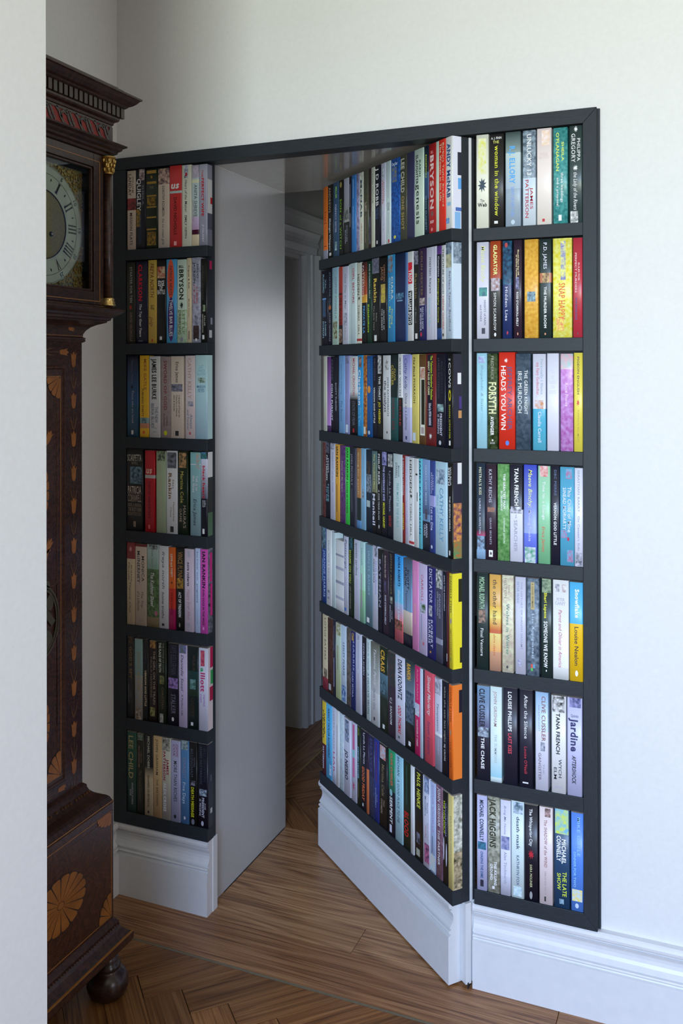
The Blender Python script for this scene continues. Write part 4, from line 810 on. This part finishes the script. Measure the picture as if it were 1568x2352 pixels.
def make_book(colm, row, idx, count, line):
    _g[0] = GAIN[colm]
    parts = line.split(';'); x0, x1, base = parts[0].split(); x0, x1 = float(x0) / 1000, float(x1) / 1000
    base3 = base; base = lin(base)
    w = x1 - x0 - 0.0004
    ztop, zbot = ZROW[row]
    zopen = ztop - zbot
    h = zopen * rb.uniform(0.972, 0.992)
    if colm == 'D' and row == 0: h = min(h, zopen - 0.0045)
    if base3 == 'ddd' and colm == 'D' and row == 4: h = zopen * 0.90
    front = 0.0012 + rb.uniform(0, 0.0012)
    bands, side, over, texts = [], [], [], []
    tcol = None
    for p in parts[1:]:
        op, *a = p.split(' ')
        if op in 'bgmBM':
            t0, t1 = float(a[0]) / 100, float(a[1]) / 100
            rec = (t0 if t0 > 0 else -1, t1 if t1 < 1 else 2, lin(a[2]), lin(a[3]) if len(a) > 3 else lin(a[2]), {'B': 'b', 'M': 'm'}.get(op, op))
            if op == 'g': rec = (t0, t1 + (1e-6 if t1 < 1 else 1), rec[2], rec[3], 'g')
            (side if op in 'BM' else bands).append(rec)
        elif op in 'pqexQ': over.append((op, float(a[0]) / 100, float(a[1]) / 100, float(a[2]), float(a[3]), lin(a[4]), lin(a[5]) if len(a) > 5 else None))
        else:
            texts.append((op, float(a[0]) / 100, float(a[1]) / 100, float(a[2]), float(a[3]), lin(a[4]), a[5], ' '.join(a[6:])))
            if tcol is None or (float(a[1]) - float(a[0])) * (float(a[3]) - float(a[2])) > tcol[0]:
                tcol = ((float(a[1]) - float(a[0])) * (float(a[3]) - float(a[2])), a[4])
    dep = DEP - front - 0.0004
    r = min(0.0026, 0.14 * w)
    sec = [(w, dep), (w, r), (w - .12 * r, .5 * r), (w - .5 * r, .12 * r), (w - r, 0), (r, 0), (.5 * r, .12 * r), (.12 * r, .5 * r), (0, r), (0, dep)]
    ts = sorted(set([0.0, 1.0] + [min(1, max(0, v)) for b in bands + side for v in b[:2]]))
    V, F, C1, C2 = [], [], [], []
    for t in ts:
        for s_, d_ in sec: V.append(((s_ - w / 2) * S, d_ * S, h * (1 - t) * S))
    n = len(sec)
    SM = []
    for i in range(len(ts) - 1):
        ta, tb = ts[i], ts[i + 1]; e = (tb - ta) * 1e-3
        for j in range(n - 1):
            F.append([i * n + j, (i + 1) * n + j, (i + 1) * n + j + 1, i * n + j + 1][::-1])
            bs = side if (side and j == 0) else bands
            # reversed order: (i,j+1),(i+1,j+1),(i+1,j),(i,j)
            for t in (ta + e, tb - e, tb - e, ta + e):
                a_, b_, k = lookup(bs, t, base); C1 += [*a_, 1.0]; C2 += [*b_, k]
            SM.append(0 < j < n - 2)
    for ring, rev in ((0, True), (len(ts) - 1, False)):
        f = [ring * n + j for j in range(n)]; F.append(f[::-1] if rev else f); SM.append(False)
        for _ in f: C1 += [*PAPER, 1.0]; C2 += [*PAPER, 0.0]
    me = bpy.data.meshes.new('book'); me.from_pydata(V, [], F); me.materials.append(COVER)
    me.polygons.foreach_set('use_smooth', SM); set_cols(me, C1, C2); me.update()
    o = bpy.data.objects.new('book', me); COL.objects.link(o)
    uc = (x0 + x1) / 2
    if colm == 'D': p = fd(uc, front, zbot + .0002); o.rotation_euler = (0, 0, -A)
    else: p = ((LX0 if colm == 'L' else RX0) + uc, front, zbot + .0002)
    o.location = Vector(p) * S
    lab = cname(base3) + ' book'
    if tcol: lab += ', %s lettering' % cname(tcol[1])
    else: lab += ', plain spine'
    if idx == count - 1: pos = 'rightmost'
    elif idx == 0: pos = 'leftmost'
    else: pos = ORD[idx] + ' from left'
    tag(o, '%s, %s, %s shelf of %s' % (lab, pos, ROWN[row], WHERE[colm]), 'book', 'books on the %s shelf of the %s' % (ROWN[row], WHERE[colm]))
    # printed matter on the spine
    fl0, fl1 = r * 0.9, w - r * 0.9
    def sp(s_, t_, lay): return ((fl0 + (fl1 - fl0) * s_ - w / 2) * S, -(0.00006 + 0.00005 * lay) * S, h * (1 - t_) * S)
    def sd(s_, t_, lay): return ((w / 2 + .00006 + .00005 * lay) * S, (r + (dep - r) * s_) * S, h * (1 - t_) * S)
    def printed(name, PV, PF, cols):
        P1, P2 = [], []
        for f, (a_, b_) in zip(PF, cols):
            P1 += [*a_, 1.0] * len(f); P2 += [*(b_ or a_), 1.0 if b_ else 0.0] * len(f)
        pm = bpy.data.meshes.new(name); pm.from_pydata(PV, [], PF); pm.materials.append(INK); set_cols(pm, P1, P2); pm.update()
        po = bpy.data.objects.new(name, pm); COL.objects.link(po); po.parent = o
    lay = 0
    for op, t0, t1, s0, s1, ca, cb in over:
        lay += 1; fn = sd if op == 'Q' else sp
        if op in 'pqQ': printed('printed_panel', [fn(s0, t1, lay), fn(s1, t1, lay), fn(s1, t0, lay), fn(s0, t0, lay)], [[0, 1, 2, 3]], [(ca, cb)])
        else:
            k = 20 if op == 'e' else 18; pts = []
            for i in range(k):
                a_ = -2 * math.pi * i / k; rr = 1.0 if op == 'e' else (1.0 if i % 2 else rb.uniform(.25, .6))
                pts.append(fn((s0 + s1) / 2 + (s1 - s0) / 2 * rr * math.cos(a_), (t0 + t1) / 2 + (t1 - t0) / 2 * rr * math.sin(a_), lay))
            pts.append(fn((s0 + s1) / 2, (t0 + t1) / 2, lay))
            printed('printed_motif', pts, [[k, i, (i + 1) % k] for i in range(k)], [(ca, None)] * k)
    lay += 2
    for op, t0, t1, s0, s1, ca, st, txt in texts:
        PV, PF, PC = [], [], []
        tv, tf = text2d(txt, st)
        if not tv: continue
        k = len(PV)
        for a_, b_ in tv:
            if op == 't': PV.append(sp(s0 + (s1 - s0) * b_, t0 + (t1 - t0) * a_, lay))
            else: PV.append(sp(s0 + (s1 - s0) * a_, t1 + (t0 - t1) * b_, lay))
        for f in tf: PF.append([k + i for i in f]); PC.append((ca, None))
        printed('lettering', PV, PF, PC)
rows = []
for ln in BOOKS.strip().split('\n'):
    if ln[0] == '#': c, r_ = ln[1:].split(); rows.append((c, int(r_) - 1, []))
    else: rows[-1][2].append(ln)
for c, r_, lst in rows:
    for i, ln in enumerate(lst): make_book(c, r_, i, len(lst), ln)
_g[0] = 1.0
# ------------------------------------------------------------------ longcase clock in the nook
CY, XBK = -0.480, XL + 0.017          # centre line, back of the case
ck = tag(empty('longcase_clock', (-1.27, CY, 0)), 'dark mahogany longcase clock with orange tulip inlay, half hidden behind white wall', 'clock')
def rings(name, xf, hw, prof, mt=MAHOG, parent=ck, side=1.0):
    """moulding stack: prof = (outward offset, z), running round front and both sides"""
    m = MB(); n = len(prof)
    vs = []
    for d, z in prof: e = d * side; vs += [(xf + d, CY - hw - e, z), (xf + d, CY + hw + e, z), (XBK, CY + hw + e, z), (XBK, CY - hw - e, z)]
    fs = []
    for i in range(n - 1):
        for j in range(4):
            k = (j + 1) % 4; fs.append([i * 4 + j, i * 4 + k, (i + 1) * 4 + k, (i + 1) * 4 + j])
    fs.append([3, 2, 1, 0]); fs.append([(n - 1) * 4 + j for j in range(4)])
    m.add(vs, fs); return m.build(name, mt, parent)
def fc(x): return lambda u, v, h: (x + h, u, v)
def inlay(name, polys, x, mt, parent=ck, h=0.0006):
    m = MB()
    for p in polys: m.prism(p, fc(x), 0.0, h)
    return m.build(name, mt, parent)
def line(p, q, w):
    dx, dy = q[0] - p[0], q[1] - p[1]; L = math.hypot(dx, dy) or 1; nx, ny = -dy / L * w / 2, dx / L * w / 2
    return [(p[0] - nx, p[1] - ny), (q[0] - nx, q[1] - ny), (q[0] + nx, q[1] + ny), (p[0] + nx, p[1] + ny)]
def frame_lines(y0, y1, z0, z1, w): return [line((y0, z0), (y1, z0), w), line((y1, z0), (y1, z1), w), line((y1, z1), (y0, z1), w), line((y0, z1), (y0, z0), w)]
def arc(cy, cz, ry, rz, a0, a1, n): return [(cy + ry * math.cos(a0 + (a1 - a0) * i / n), cz + rz * math.sin(a0 + (a1 - a0) * i / n)) for i in range(n + 1)]
# bun feet
for fx_, fy_ in ((-1.172, CY + .172), (-1.172, CY - .172), (-1.320, CY + .172), (-1.320, CY - .172)):
    MB().lathe([(.022, 0), (.031, .003), (.0395, .012), (.0430, .025), (.0415, .037), (.036, .048), (.028, .056), (.0245, .0585), (.0265, .0615), (.0265, .066), (.023, .070), (.021, .075), (.021, .092)], fx_, fy_, 32).build('bun_foot', MAHOG, ck)
PX, PH = -1.150, 0.1615
rings('base_moulding', PX, PH, [(0, .090), (.004, .093), (.005, .098), (.016, .106), (.020, .112), (.0265, .1165), (.029, .121), (.0295, .134), (.0265, .1365), (.020, .141), (.012, .149), (.008, .158), (.0085, .163), (.004, .169), (.0005, .173)])
m = MB().box(PX + .0205, PX + .0295, CY - PH - .0295, CY + PH + .0295, .1355, .1372); m.build('stringing', STRING, ck)
dots = MB()
for i in range(46):
    y = CY - PH - .006 + i * (2 * PH + .012) / 45
    dots.box(PX + .0085, PX + .0108, y - .0016, y + .0016, .1570, .1600)
dots.build('beading', plain('worn_beading', (0.09, 0.05, 0.04), 0.4), ck)
pl = rings('plinth', PX, PH, [(0, .172), (0, .409)], MAHOGV)
inlay('stringing', frame_lines(CY - PH + .007, CY + PH - .007, .1785, .3935, .0014), PX, STRING, ck)
inlay('stringing', [line((CY - PH + .03, .3815), (CY + PH - .034, .3815), .0007)], PX, LEAFIN, ck)
def fan(name, cy, cz, ry, rz, a0, a1, n, x, inner=0.14, parent=ck):
    """shell of wedge-shaped slips with dark joints"""
    root = inlay(name, [arc(cy, cz, ry, rz, a0, a1, 40) + ([(cy, cz)] if abs(a1 - a0) < 6 else [])], x, INKLINE, parent, 0.0005)
    segs = []
    for i in range(n):
        b0 = a0 + (a1 - a0) * (i + .06) / n; b1 = a0 + (a1 - a0) * (i + .94) / n
        p = arc(cy, cz, ry * .93, rz * .93, b0, b1, 5)
        mid = (b0 + b1) / 2
        p = p[:1] + [(cy + ry * .985 * math.cos(b0 + (b1 - b0) * t), cz + rz * .985 * math.sin(b0 + (b1 - b0) * t)) for t in (.2, .4, .6, .8)] + p[-1:]
        p += [(cy + ry * inner * math.cos(b1), cz + rz * inner * math.sin(b1)), (cy + ry * inner * math.cos(b0), cz + rz * inner * math.sin(b0))]
        segs.append(p)
    for p in segs: MB().prism(p, fc(x), 0.0003, 0.0009).build('shell_slip', INLAY, root)
    if abs(a1 - a0) > 6:
        inlay('shell_eye', [arc(cy, cz, ry * .12, rz * .12, 0, 2 * math.pi, 16)[:-1]], x, INLAY, root, 0.0009)
    return root
fan('oval_shell', CY, .284, .074, .0535, 0, 2 * math.pi, 16, PX)
q = math.pi / 2
fan('corner_shell', CY + PH - .0078, .3928, .045, .026, math.pi, math.pi * 1.5, 5, PX, .1)
fan('corner_shell', CY - PH + .0078, .3928, .045, .026, math.pi * 1.5, math.pi * 2, 5, PX, .1)
fan('corner_shell', CY + PH - .0078, .1793, .040, .050, q, math.pi, 4, PX, .1)
fan('corner_shell', CY - PH + .0078, .1793, .040, .050, 0, q, 4, PX, .1)
# plinth-to-trunk cove
TX, TH = -1.206, 0.1345
rings('plinth_cove', TX, TH, [(.056, .4085), (.0568, .412), (.054, .4145), (.0525, .417), (.049, .4215), (.043, .4245), (.034, .4265), (.026, .4285), (.018, .432), (.012, .4365), (.0085, .442), (.008, .447), (.004, .449), (.0, .451)], side=0.482)
inlay('stringing', [line((CY - PH, .4132), (CY + PH, .4132), .0018)], TX + .0562, STRING, ck)
dd = MB()
for i in range(34):
    y = CY - TH - .002 + i * (2 * TH + .004) / 33
    if random.random() < .8: dd.prism([(y - .0022, .4325), (y + .0022, .4325), (y + .0022, .4365), (y - .0022, .4365)], fc(TX + .0135), 0, .0035)
dd.build('chequer_banding', LEAFIN, ck)
rings('trunk', TX, TH, [(0, .45), (0, 1.3535)], MAHOGV)
# trunk door with its inlay
DY0, DY1, DZ0, DZ1 = CY - .079, CY + .079, .480, 1.3055
td = MB()
vs = []
for d, x in ((0, 0), (0, .0045), (.0025, .0065), (.0055, .0065), (.008, .0035)):
    vs += [(TX + x, DY0 + d, DZ0 + d), (TX + x, DY1 - d, DZ0 + d), (TX + x, DY1 - d, DZ1 - d), (TX + x, DY0 + d, DZ1 - d)]
fs = [[i * 4 + j, i * 4 + (j + 1) % 4, i * 4 + 4 + (j + 1) % 4, i * 4 + 4 + j] for i in range(4) for j in range(4)] + [[16, 17, 18, 19]]
td.add(vs, fs); tdo = td.build('trunk_door', MAHOGV, ck)
DX = TX + .0036
inlay('stringing', frame_lines(DY0 + .0145, DY1 - .0145, DZ0 + .0155, DZ1 - .0215, .0013), DX, STRING, tdo)
inlay('stringing', frame_lines(DY0 + .026, DY1 - .026, DZ0 + .075, .875, .0006) + frame_lines(DY0 + .026, DY1 - .026, .60, DZ1 - .066, .0006)[1:2], DX, LEAFIN, tdo)
fan('corner_shell', DY1 - .0152, DZ1 - .0222, .040, .044, math.pi, math.pi * 1.5, 4, DX, .1, ck)
fan('corner_shell', DY0 + .0152, DZ1 - .0222, .040, .044, math.pi * 1.5, math.pi * 2, 4, DX, .1, ck)
fan('corner_shell', DY1 - .0152, DZ0 + .0162, .042, .050, q, math.pi, 4, DX, .1, ck)
fan('corner_shell', DY0 + .0152, DZ0 + .0162, .042, .050, 0, q, 4, DX, .1, ck)
fan('oval_shell', CY, 1.062, .031, .064, 0, 2 * math.pi, 18, DX, .12, ck)
fan('oval_shell', CY, .612, .032, .062, 0, 2 * math.pi, 18, DX, .12, ck)
def tulip(cy, cz, hh, ang, x, parent, leaf=True, stem=0.05):
    ca, sa = math.cos(ang), math.sin(ang)
    T = lambda p: [(cy + (a * ca - b * sa) * hh, cz + (a * sa + b * ca) * hh) for a, b in p]
    cup = [(-.10, -.5), (.10, -.5), (.19, -.32), (.22, .05), (.27, .42), (.15, .27), (.09, .40), (0, .52), (-.09, .40), (-.15, .27), (-.27, .42), (-.22, .05), (-.19, -.32)]
    o = inlay('tulip', [T(cup)], x, INLAY, parent)
    sl = stem / hh
    inlay('stem', [T([(-.02, -.5 - sl), (.02, -.5 - sl), (.02, -.48), (-.02, -.48)])], x, LEAFIN, o, .0004)
    if leaf:
        for sgn in (-1, 1):
            lf = [(0, -.5 - sl * .98), (.10, -.5 - sl * .75), (.22, -.5 - sl * .50), (.33, -.5 - sl * .28), (.28, -.5 - sl * .55), (.14, -.5 - sl * .88)]
            p = [(a * sgn, b) for a, b in lf]
            inlay('leaf', [T(p if sgn > 0 else p[::-1])], x, LEAFIN, o, .0005)
for sy in (1, -1):
    for z in (1.3177, 1.2344, 1.1567, 1.0874, 1.0217, .9408, .8694, .8017, .7243, .6526, .570, .495):
        tulip(CY + sy * .1085, z, .031, 0, TX, ck, True, .046)
for sy in (1, -1):
    tulip(CY + sy * .080, 1.332, .026, -q * sy, TX, ck, True, .05)
    tulip(CY + sy * .072, .4655, .023, -q * sy, TX, ck, True, .05)
for cz, up in ((1.165, 1), (.955, 1)):
    for sy in (1, -1):
        tulip(CY + sy * .030, cz, .030, -sy * .55, DX, ck, True, .04)
inlay('scroll', [line((CY + .012, .905), (CY + .026, .945), .008), line((CY + .026, .945), (CY + .034, .947), .005), line((CY - .012, .905), (CY - .026, .945), .008)], DX, INLAY, tdo)
# pierced lock plate
es = MB(); nn = 48
for i in range(nn):
    a0, a1 = 2 * math.pi * i / nn, 2 * math.pi * (i + 1) / nn
    for r0, r1, hx in ((.84, 1.0, .004), (.92, .955, .0055)):
        es.prism([(CY + .056 * r0 * math.cos(a0), .812 + .074 * r0 * math.sin(a0)), (CY + .056 * r1 * math.cos(a0), .812 + .074 * r1 * math.sin(a0)),
                  (CY + .056 * r1 * math.cos(a1), .812 + .074 * r1 * math.sin(a1)), (CY + .056 * r0 * math.cos(a1), .812 + .074 * r0 * math.sin(a1))], fc(DX), 0, hx)
for sy in (1, -1):
    es.prism(arc(CY + sy * .012, .770, .026, .026, 0, 2 * math.pi, 14)[:-1], fc(DX), 0, .0035)
    es.prism(line((CY + sy * .006, .842), (CY + sy * .040, .802), .014), fc(DX), 0, .0035)
    es.prism(arc(CY + sy * .030, .845, .010, .016, 0, 2 * math.pi, 10)[:-1], fc(DX), 0, .0034)
es.prism(line((CY, .75), (CY, .88), .018), fc(DX), 0, .0035)
es.prism(arc(CY + .022, .880, .007, .009, 0, 2 * math.pi, 10)[:-1], fc(DX), 0, .004)
es.build('lock_plate', ESCUT, tdo)
# throat and hood
rings('throat_cove', TX, TH, [(0, 1.3515), (.003, 1.353), (.0058, 1.3555), (.0045, 1.3585), (.0060, 1.361), (.0015, 1.3635), (.002, 1.369), (.006, 1.377), (.013, 1.384), (.022, 1.389), (.032, 1.3925), (.036, 1.394), (.036, 1.3975)])
tulip(CY + .09, 1.3785, .018, -q, TX + .010, ck, False, .03)
inlay('stringing', [line((CY - TH, 1.3655), (CY + TH, 1.3655), .0010)], TX + .0018, STRING, ck)
HX, HH_ = -1.165, 0.176
rings('hood_seat_moulding', HX, HH_, [(-.004, 1.397), (.0, 1.3985), (.001, 1.403), (.006, 1.405), (.009, 1.409), (.016, 1.413), (.0205, 1.417), (.0205, 1.4205), (.013, 1.423), (.004, 1.425), (.003, 1.4275)])
hood = MB()
HY0, HY1 = CY - .150, CY + .150
hood.box(XBK, HX - .005, HY0 - .026, HY0, 1.427, 1.736).box(XBK, HX - .005, HY1, HY1 + .012, 1.427, 1.736).box(XBK, XBK + .012, HY0, HY1, 1.427, 1.736)
hood.box(XBK, HX - .005, HY0, HY1, 1.427, 1.434).box(XBK, HX - .005, HY0, HY1, 1.728, 1.736)
hood.build('hood', DARKIN, ck)
hd = MB(); fy0, fy1, fz0, fz1, fw = CY - .153, CY + .153, 1.4285, 1.7345, .031
hd.box(HX - .012, HX, fy0, fy0 + fw, fz0, fz1).box(HX - .012, HX, fy1 - fw, fy1, fz0, fz1)
hd.box(HX - .012, HX, fy0 + fw, fy1 - fw, fz0, fz0 + .026).box(HX - .012, HX, fy0 + fw, fy1 - fw, fz1 - .028, fz1)
hdo = hd.build('hood_door', MAHOG, ck, bevel=.001)
bead = MB()
for z0, z1, y0, y1 in ((fz0 + .026, fz0 + .031, fy0 + fw, fy1 - fw), (fz1 - .033, fz1 - .028, fy0 + fw, fy1 - fw), (fz0 + .026, fz1 - .028, fy0 + fw, fy0 + fw + .005), (fz0 + .026, fz1 - .028, fy1 - fw - .005, fy1 - fw)):
    bead.box(HX - .010, HX - .003, y0, y1, z0, z1)
bead.build('glazing_bead', MAHOG, hdo, bevel=.0015)
inlay('stringing', frame_lines(fy0 + .0135, fy1 - .0135, 1.4355, 1.7195, .0013), HX, STRING, hdo)
MB().box(HX - .0095, HX - .0075, fy0 + fw + .004, fy1 - fw - .004, fz0 + .029, fz1 - .031).build('pane', GLASS, hdo)
for sy in (1, -1):
    cyy = CY + sy * .1655; cxx = HX + .001
    MB().lathe([(.0098, 1.4445), (.0100, 1.53), (.0094, 1.62), (.0086, 1.7005)], cxx, cyy, 24).build('column', MAHOG, ck)
    MB().lathe([(.0155, 1.4275), (.0155, 1.4315), (.0140, 1.4325), (.0148, 1.4355), (.0122, 1.4385), (.0130, 1.4405), (.0130, 1.4425), (.0104, 1.4450)], cxx, cyy, 24).build('column_base', BRASS, ck)
    cp = MB(); cp.lathe([(.0096, 1.6990), (.0112, 1.7000), (.0112, 1.7020), (.0096, 1.7032), (.0100, 1.7150), (.0120, 1.7260), (.0150, 1.7325), (.0165, 1.7330), (.0165, 1.7352)], cxx, cyy, 24)
    for ring_, zz in enumerate((1.7085, 1.7175, 1.7265)):
        for i in range(8):
            a = 2 * math.pi * (i + ring_ * .5) / 8; rr = .0112 + ring_ * .0014
            px, py = cxx + rr * math.cos(a), cyy + rr * math.sin(a)
            cp.lathe([(.0006, zz - .006), (.0026, zz - .003), (.0034, zz + .001), (.0030, zz + .003), (.0008, zz + .0042)], px, py, 8)
    cp.build('column_capital', OLDBRASS, ck)
# dial
DXP = HX - .026; DZC = 1.576
dial = MB().box(DXP - .003, DXP, CY - .1165, CY + .1165, DZC - .1215, DZC + .1215).build('dial_plate', DIALC, ck)
N2 = 64
def annulus(r0, r1, x, h, nm, mt, n=N2):
    m = MB()
    for i in range(n):
        a0, a1 = 2 * math.pi * i / n, 2 * math.pi * (i + 1) / n
        m.prism([(CY + r0 * math.cos(a0), DZC + r0 * math.sin(a0)), (CY + r1 * math.cos(a0), DZC + r1 * math.sin(a0)), (CY + r1 * math.cos(a1), DZC + r1 * math.sin(a1)), (CY + r0 * math.cos(a1), DZC + r0 * math.sin(a1))], fc(x), 0, h)
    return m.build(nm, mt, dial)
annulus(.0665, .1155, DXP, .0012, 'chapter_ring', SILVER)
annulus(.0660, .0675, DXP, .0015, 'ring_line', INKLINE); annulus(.0985, .0992, DXP + .0012, .0003, 'ring_line', INKLINE); annulus(.1135, .1140, DXP + .0012, .0003, 'ring_line', INKLINE)
def radial_text(txt, ang, r0, r1, wd, nm):
    tv, tf = text2d(txt, 's'); a = q - ang
    er = (math.cos(a), math.sin(a)); et = (math.sin(a), -math.cos(a))
    m = MB(); vv = []
    for s_, t_ in tv:
        rr = r0 + (r1 - r0) * t_; tt = (s_ - .5) * wd
        vv.append((DXP + .0017, CY + er[0] * rr + et[0] * tt, DZC + er[1] * rr + et[1] * tt))
    m.add(vv, tf); m.build(nm, INKLINE, dial)
ROM = ['XII', 'I', 'II', 'III', 'IIII', 'V', 'VI', 'VII', 'VIII', 'IX', 'X', 'XI']
for k, t in enumerate(ROM): radial_text(t, k * math.pi / 6, .0735, .0965, .0052 * len(t) + .004, 'hour_numeral')
for k in range(12): radial_text(str(5 * (k or 12)), k * math.pi / 6, .1030, .1110, .0105 if k not in (1,) else .006, 'minute_numeral')
mk = MB()
for k in range(12):
    a = q - (k + .5) * math.pi / 6
    c_, s_ = math.cos(a), math.sin(a)
    mk.prism([(CY + c_ * .086, DZC + s_ * .086), (CY + c_ * .0895 + s_ * .0018, DZC + s_ * .0895 - c_ * .0018), (CY + c_ * .093, DZC + s_ * .093), (CY + c_ * .0895 - s_ * .0018, DZC + s_ * .0895 + c_ * .0018)], fc(DXP + .0012), 0, .0004)
mk.build('half_hour_marks', INKLINE, dial)
# cast gilt spandrels: little leaves and scrolls packed into the four corners
rs = random.Random(3)
for sy in (1, -1):
    for sz in (1, -1):
        m = MB(); k = 0
        while k < 120:
            a, b = rs.uniform(.02, .1145), rs.uniform(.02, .119)
            if math.hypot(a, b) < .1165: continue
            k += 1; an = rs.uniform(0, 6.28); L1, w1 = rs.uniform(.004, .009), rs.uniform(.0012, .0024)
            yy, zz = CY + sy * a, DZC + sz * b
            p = [(yy + L1 * math.cos(an) * t - w1 * math.sin(an) * u, zz + L1 * math.sin(an) * t + w1 * math.cos(an) * u) for t, u in ((-.5, 0), (-.1, -1), (.3, -.8), (.5, 0), (.3, .8), (-.1, 1))]
            m.prism(p, fc(DXP), 0, rs.uniform(.0012, .0045))
        m.build('spandrel', OLDBRASS, dial)
inlay('winding_hole', [arc(CY + .024, DZC - .017, .0046, .0046, 0, 2 * math.pi, 20)[:-1]], DXP, INKLINE, dial, .002)
inlay('winding_arbor', [arc(CY + .024, DZC - .017, .0019, .0019, 0, 2 * math.pi, 12)[:-1]], DXP, SILVER, dial, .004)
# hood entablature
rings('architrave_moulding', HX, .178, [(.0, 1.7352), (.003, 1.7365), (.004, 1.741), (.009, 1.744), (.010, 1.748), (.0155, 1.752), (.017, 1.756), (.0235, 1.7595), (.0240, 1.7625), (.010, 1.7645), (.001, 1.7655)])
rings('frieze', HX + .001, .180, [(0, 1.7650), (0, 1.8035)], MAHOG)
fz = MB(); fret = MB(); FXX = HX + .001
fz.prism([(CY - .166, 1.7705), (CY + .168, 1.7705), (CY + .168, 1.7985), (CY - .166, 1.7985)], fc(FXX), 0, .0004)
fzo = fz.build('fret_backing', REDCLOTH, ck)
def ribbon(pts, w):
    for p_, q_ in zip(pts, pts[1:]): fret.prism(line(p_, q_, w), fc(FXX), 0, .0022)
fret.prism(line((CY - .168, 1.7700), (CY + .170, 1.7700), .0022), fc(FXX), 0, .0022); fret.prism(line((CY - .168, 1.7990), (CY + .170, 1.7990), .0030), fc(FXX), 0, .0022)
for i in range(6):
    y0 = CY - .166 + i * .0565; f = 1
    sp1 = [(y0 + .022 + (.0125 - .0016 * k) * math.cos(k * .62 + .5), 1.7845 + (.0125 - .0016 * k) * math.sin(k * .62 + .5)) for k in range(7)]
    ribbon(sp1, .0056)
    ribbon([(y0 + .002, 1.7985), (y0 + .010, 1.792), (y0 + .016, 1.781), (y0 + .024, 1.772), (y0 + .030, 1.7705)], .0062)
    ribbon([(y0 + .030, 1.7985), (y0 + .036, 1.790), (y0 + .041, 1.779), (y0 + .048, 1.7712)], .0062)
    ribbon([(y0 + .040, 1.7985), (y0 + .046, 1.789), (y0 + .051, 1.780), (y0 + .0565, 1.7735)], .0052)
fret.prism([(CY + .158, 1.7700), (CY + .1795, 1.7700), (CY + .1795, 1.7990), (CY + .171, 1.7990)], fc(FXX), 0, .0020)
fret.build('fretwork', MAHOG, fzo)
rings('bed_moulding', HX + .001, .180, [(.0, 1.8030), (.002, 1.8045), (.003, 1.809), (.009, 1.8125), (.011, 1.8155), (.0115, 1.8190), (.0115, 1.8420)])
DENT = plain('dentil_wood', (0.040, 0.022, 0.016), 0.35)
for i in range(27):
    y = CY - .192 + i * .384 / 26
    MB().box(HX + .012, HX + .0185, y - .0048, y + .0048, 1.8200, 1.8405).build('dentil', DENT, ck)
for j in range(8): MB().box(HX - .012 - j * .0148, HX - .002 - j * .0148, CY + .1916, CY + .1985, 1.8200, 1.8405).build('dentil', DENT, ck)
MB().box(HX + .012, HX + .0185, CY + .1970, CY + .1985, 1.8200, 1.8405).build('dentil', DENT, ck)
rings('cornice', HX + .001, .180, [(.0190, 1.8405), (.0220, 1.8425), (.0240, 1.8450), (.0300, 1.8480), (.0360, 1.8530), (.0405, 1.8590), (.0440, 1.8605), (.0448, 1.8640), (.0420, 1.8655), (.0300, 1.8690), (.0190, 1.8730), (.0170, 1.8790), (.0090, 1.8800), (.0085, 1.8845)])
# door stop / pivot bracket left on the floor beside the fixed bookcase
wp = MB().box(-0.4872, -0.4855, -0.006, 0.030, 0.0, 0.012)
tag(wp.build('floor_seal_strip', BLACKV), 'small black seal strip on the floor by the right skirting board', 'strip')
bpy.data.objects.remove(_co); bpy.data.curves.remove(_cu)
for o in bpy.data.objects:
    if '_o' in o: del o['_o']
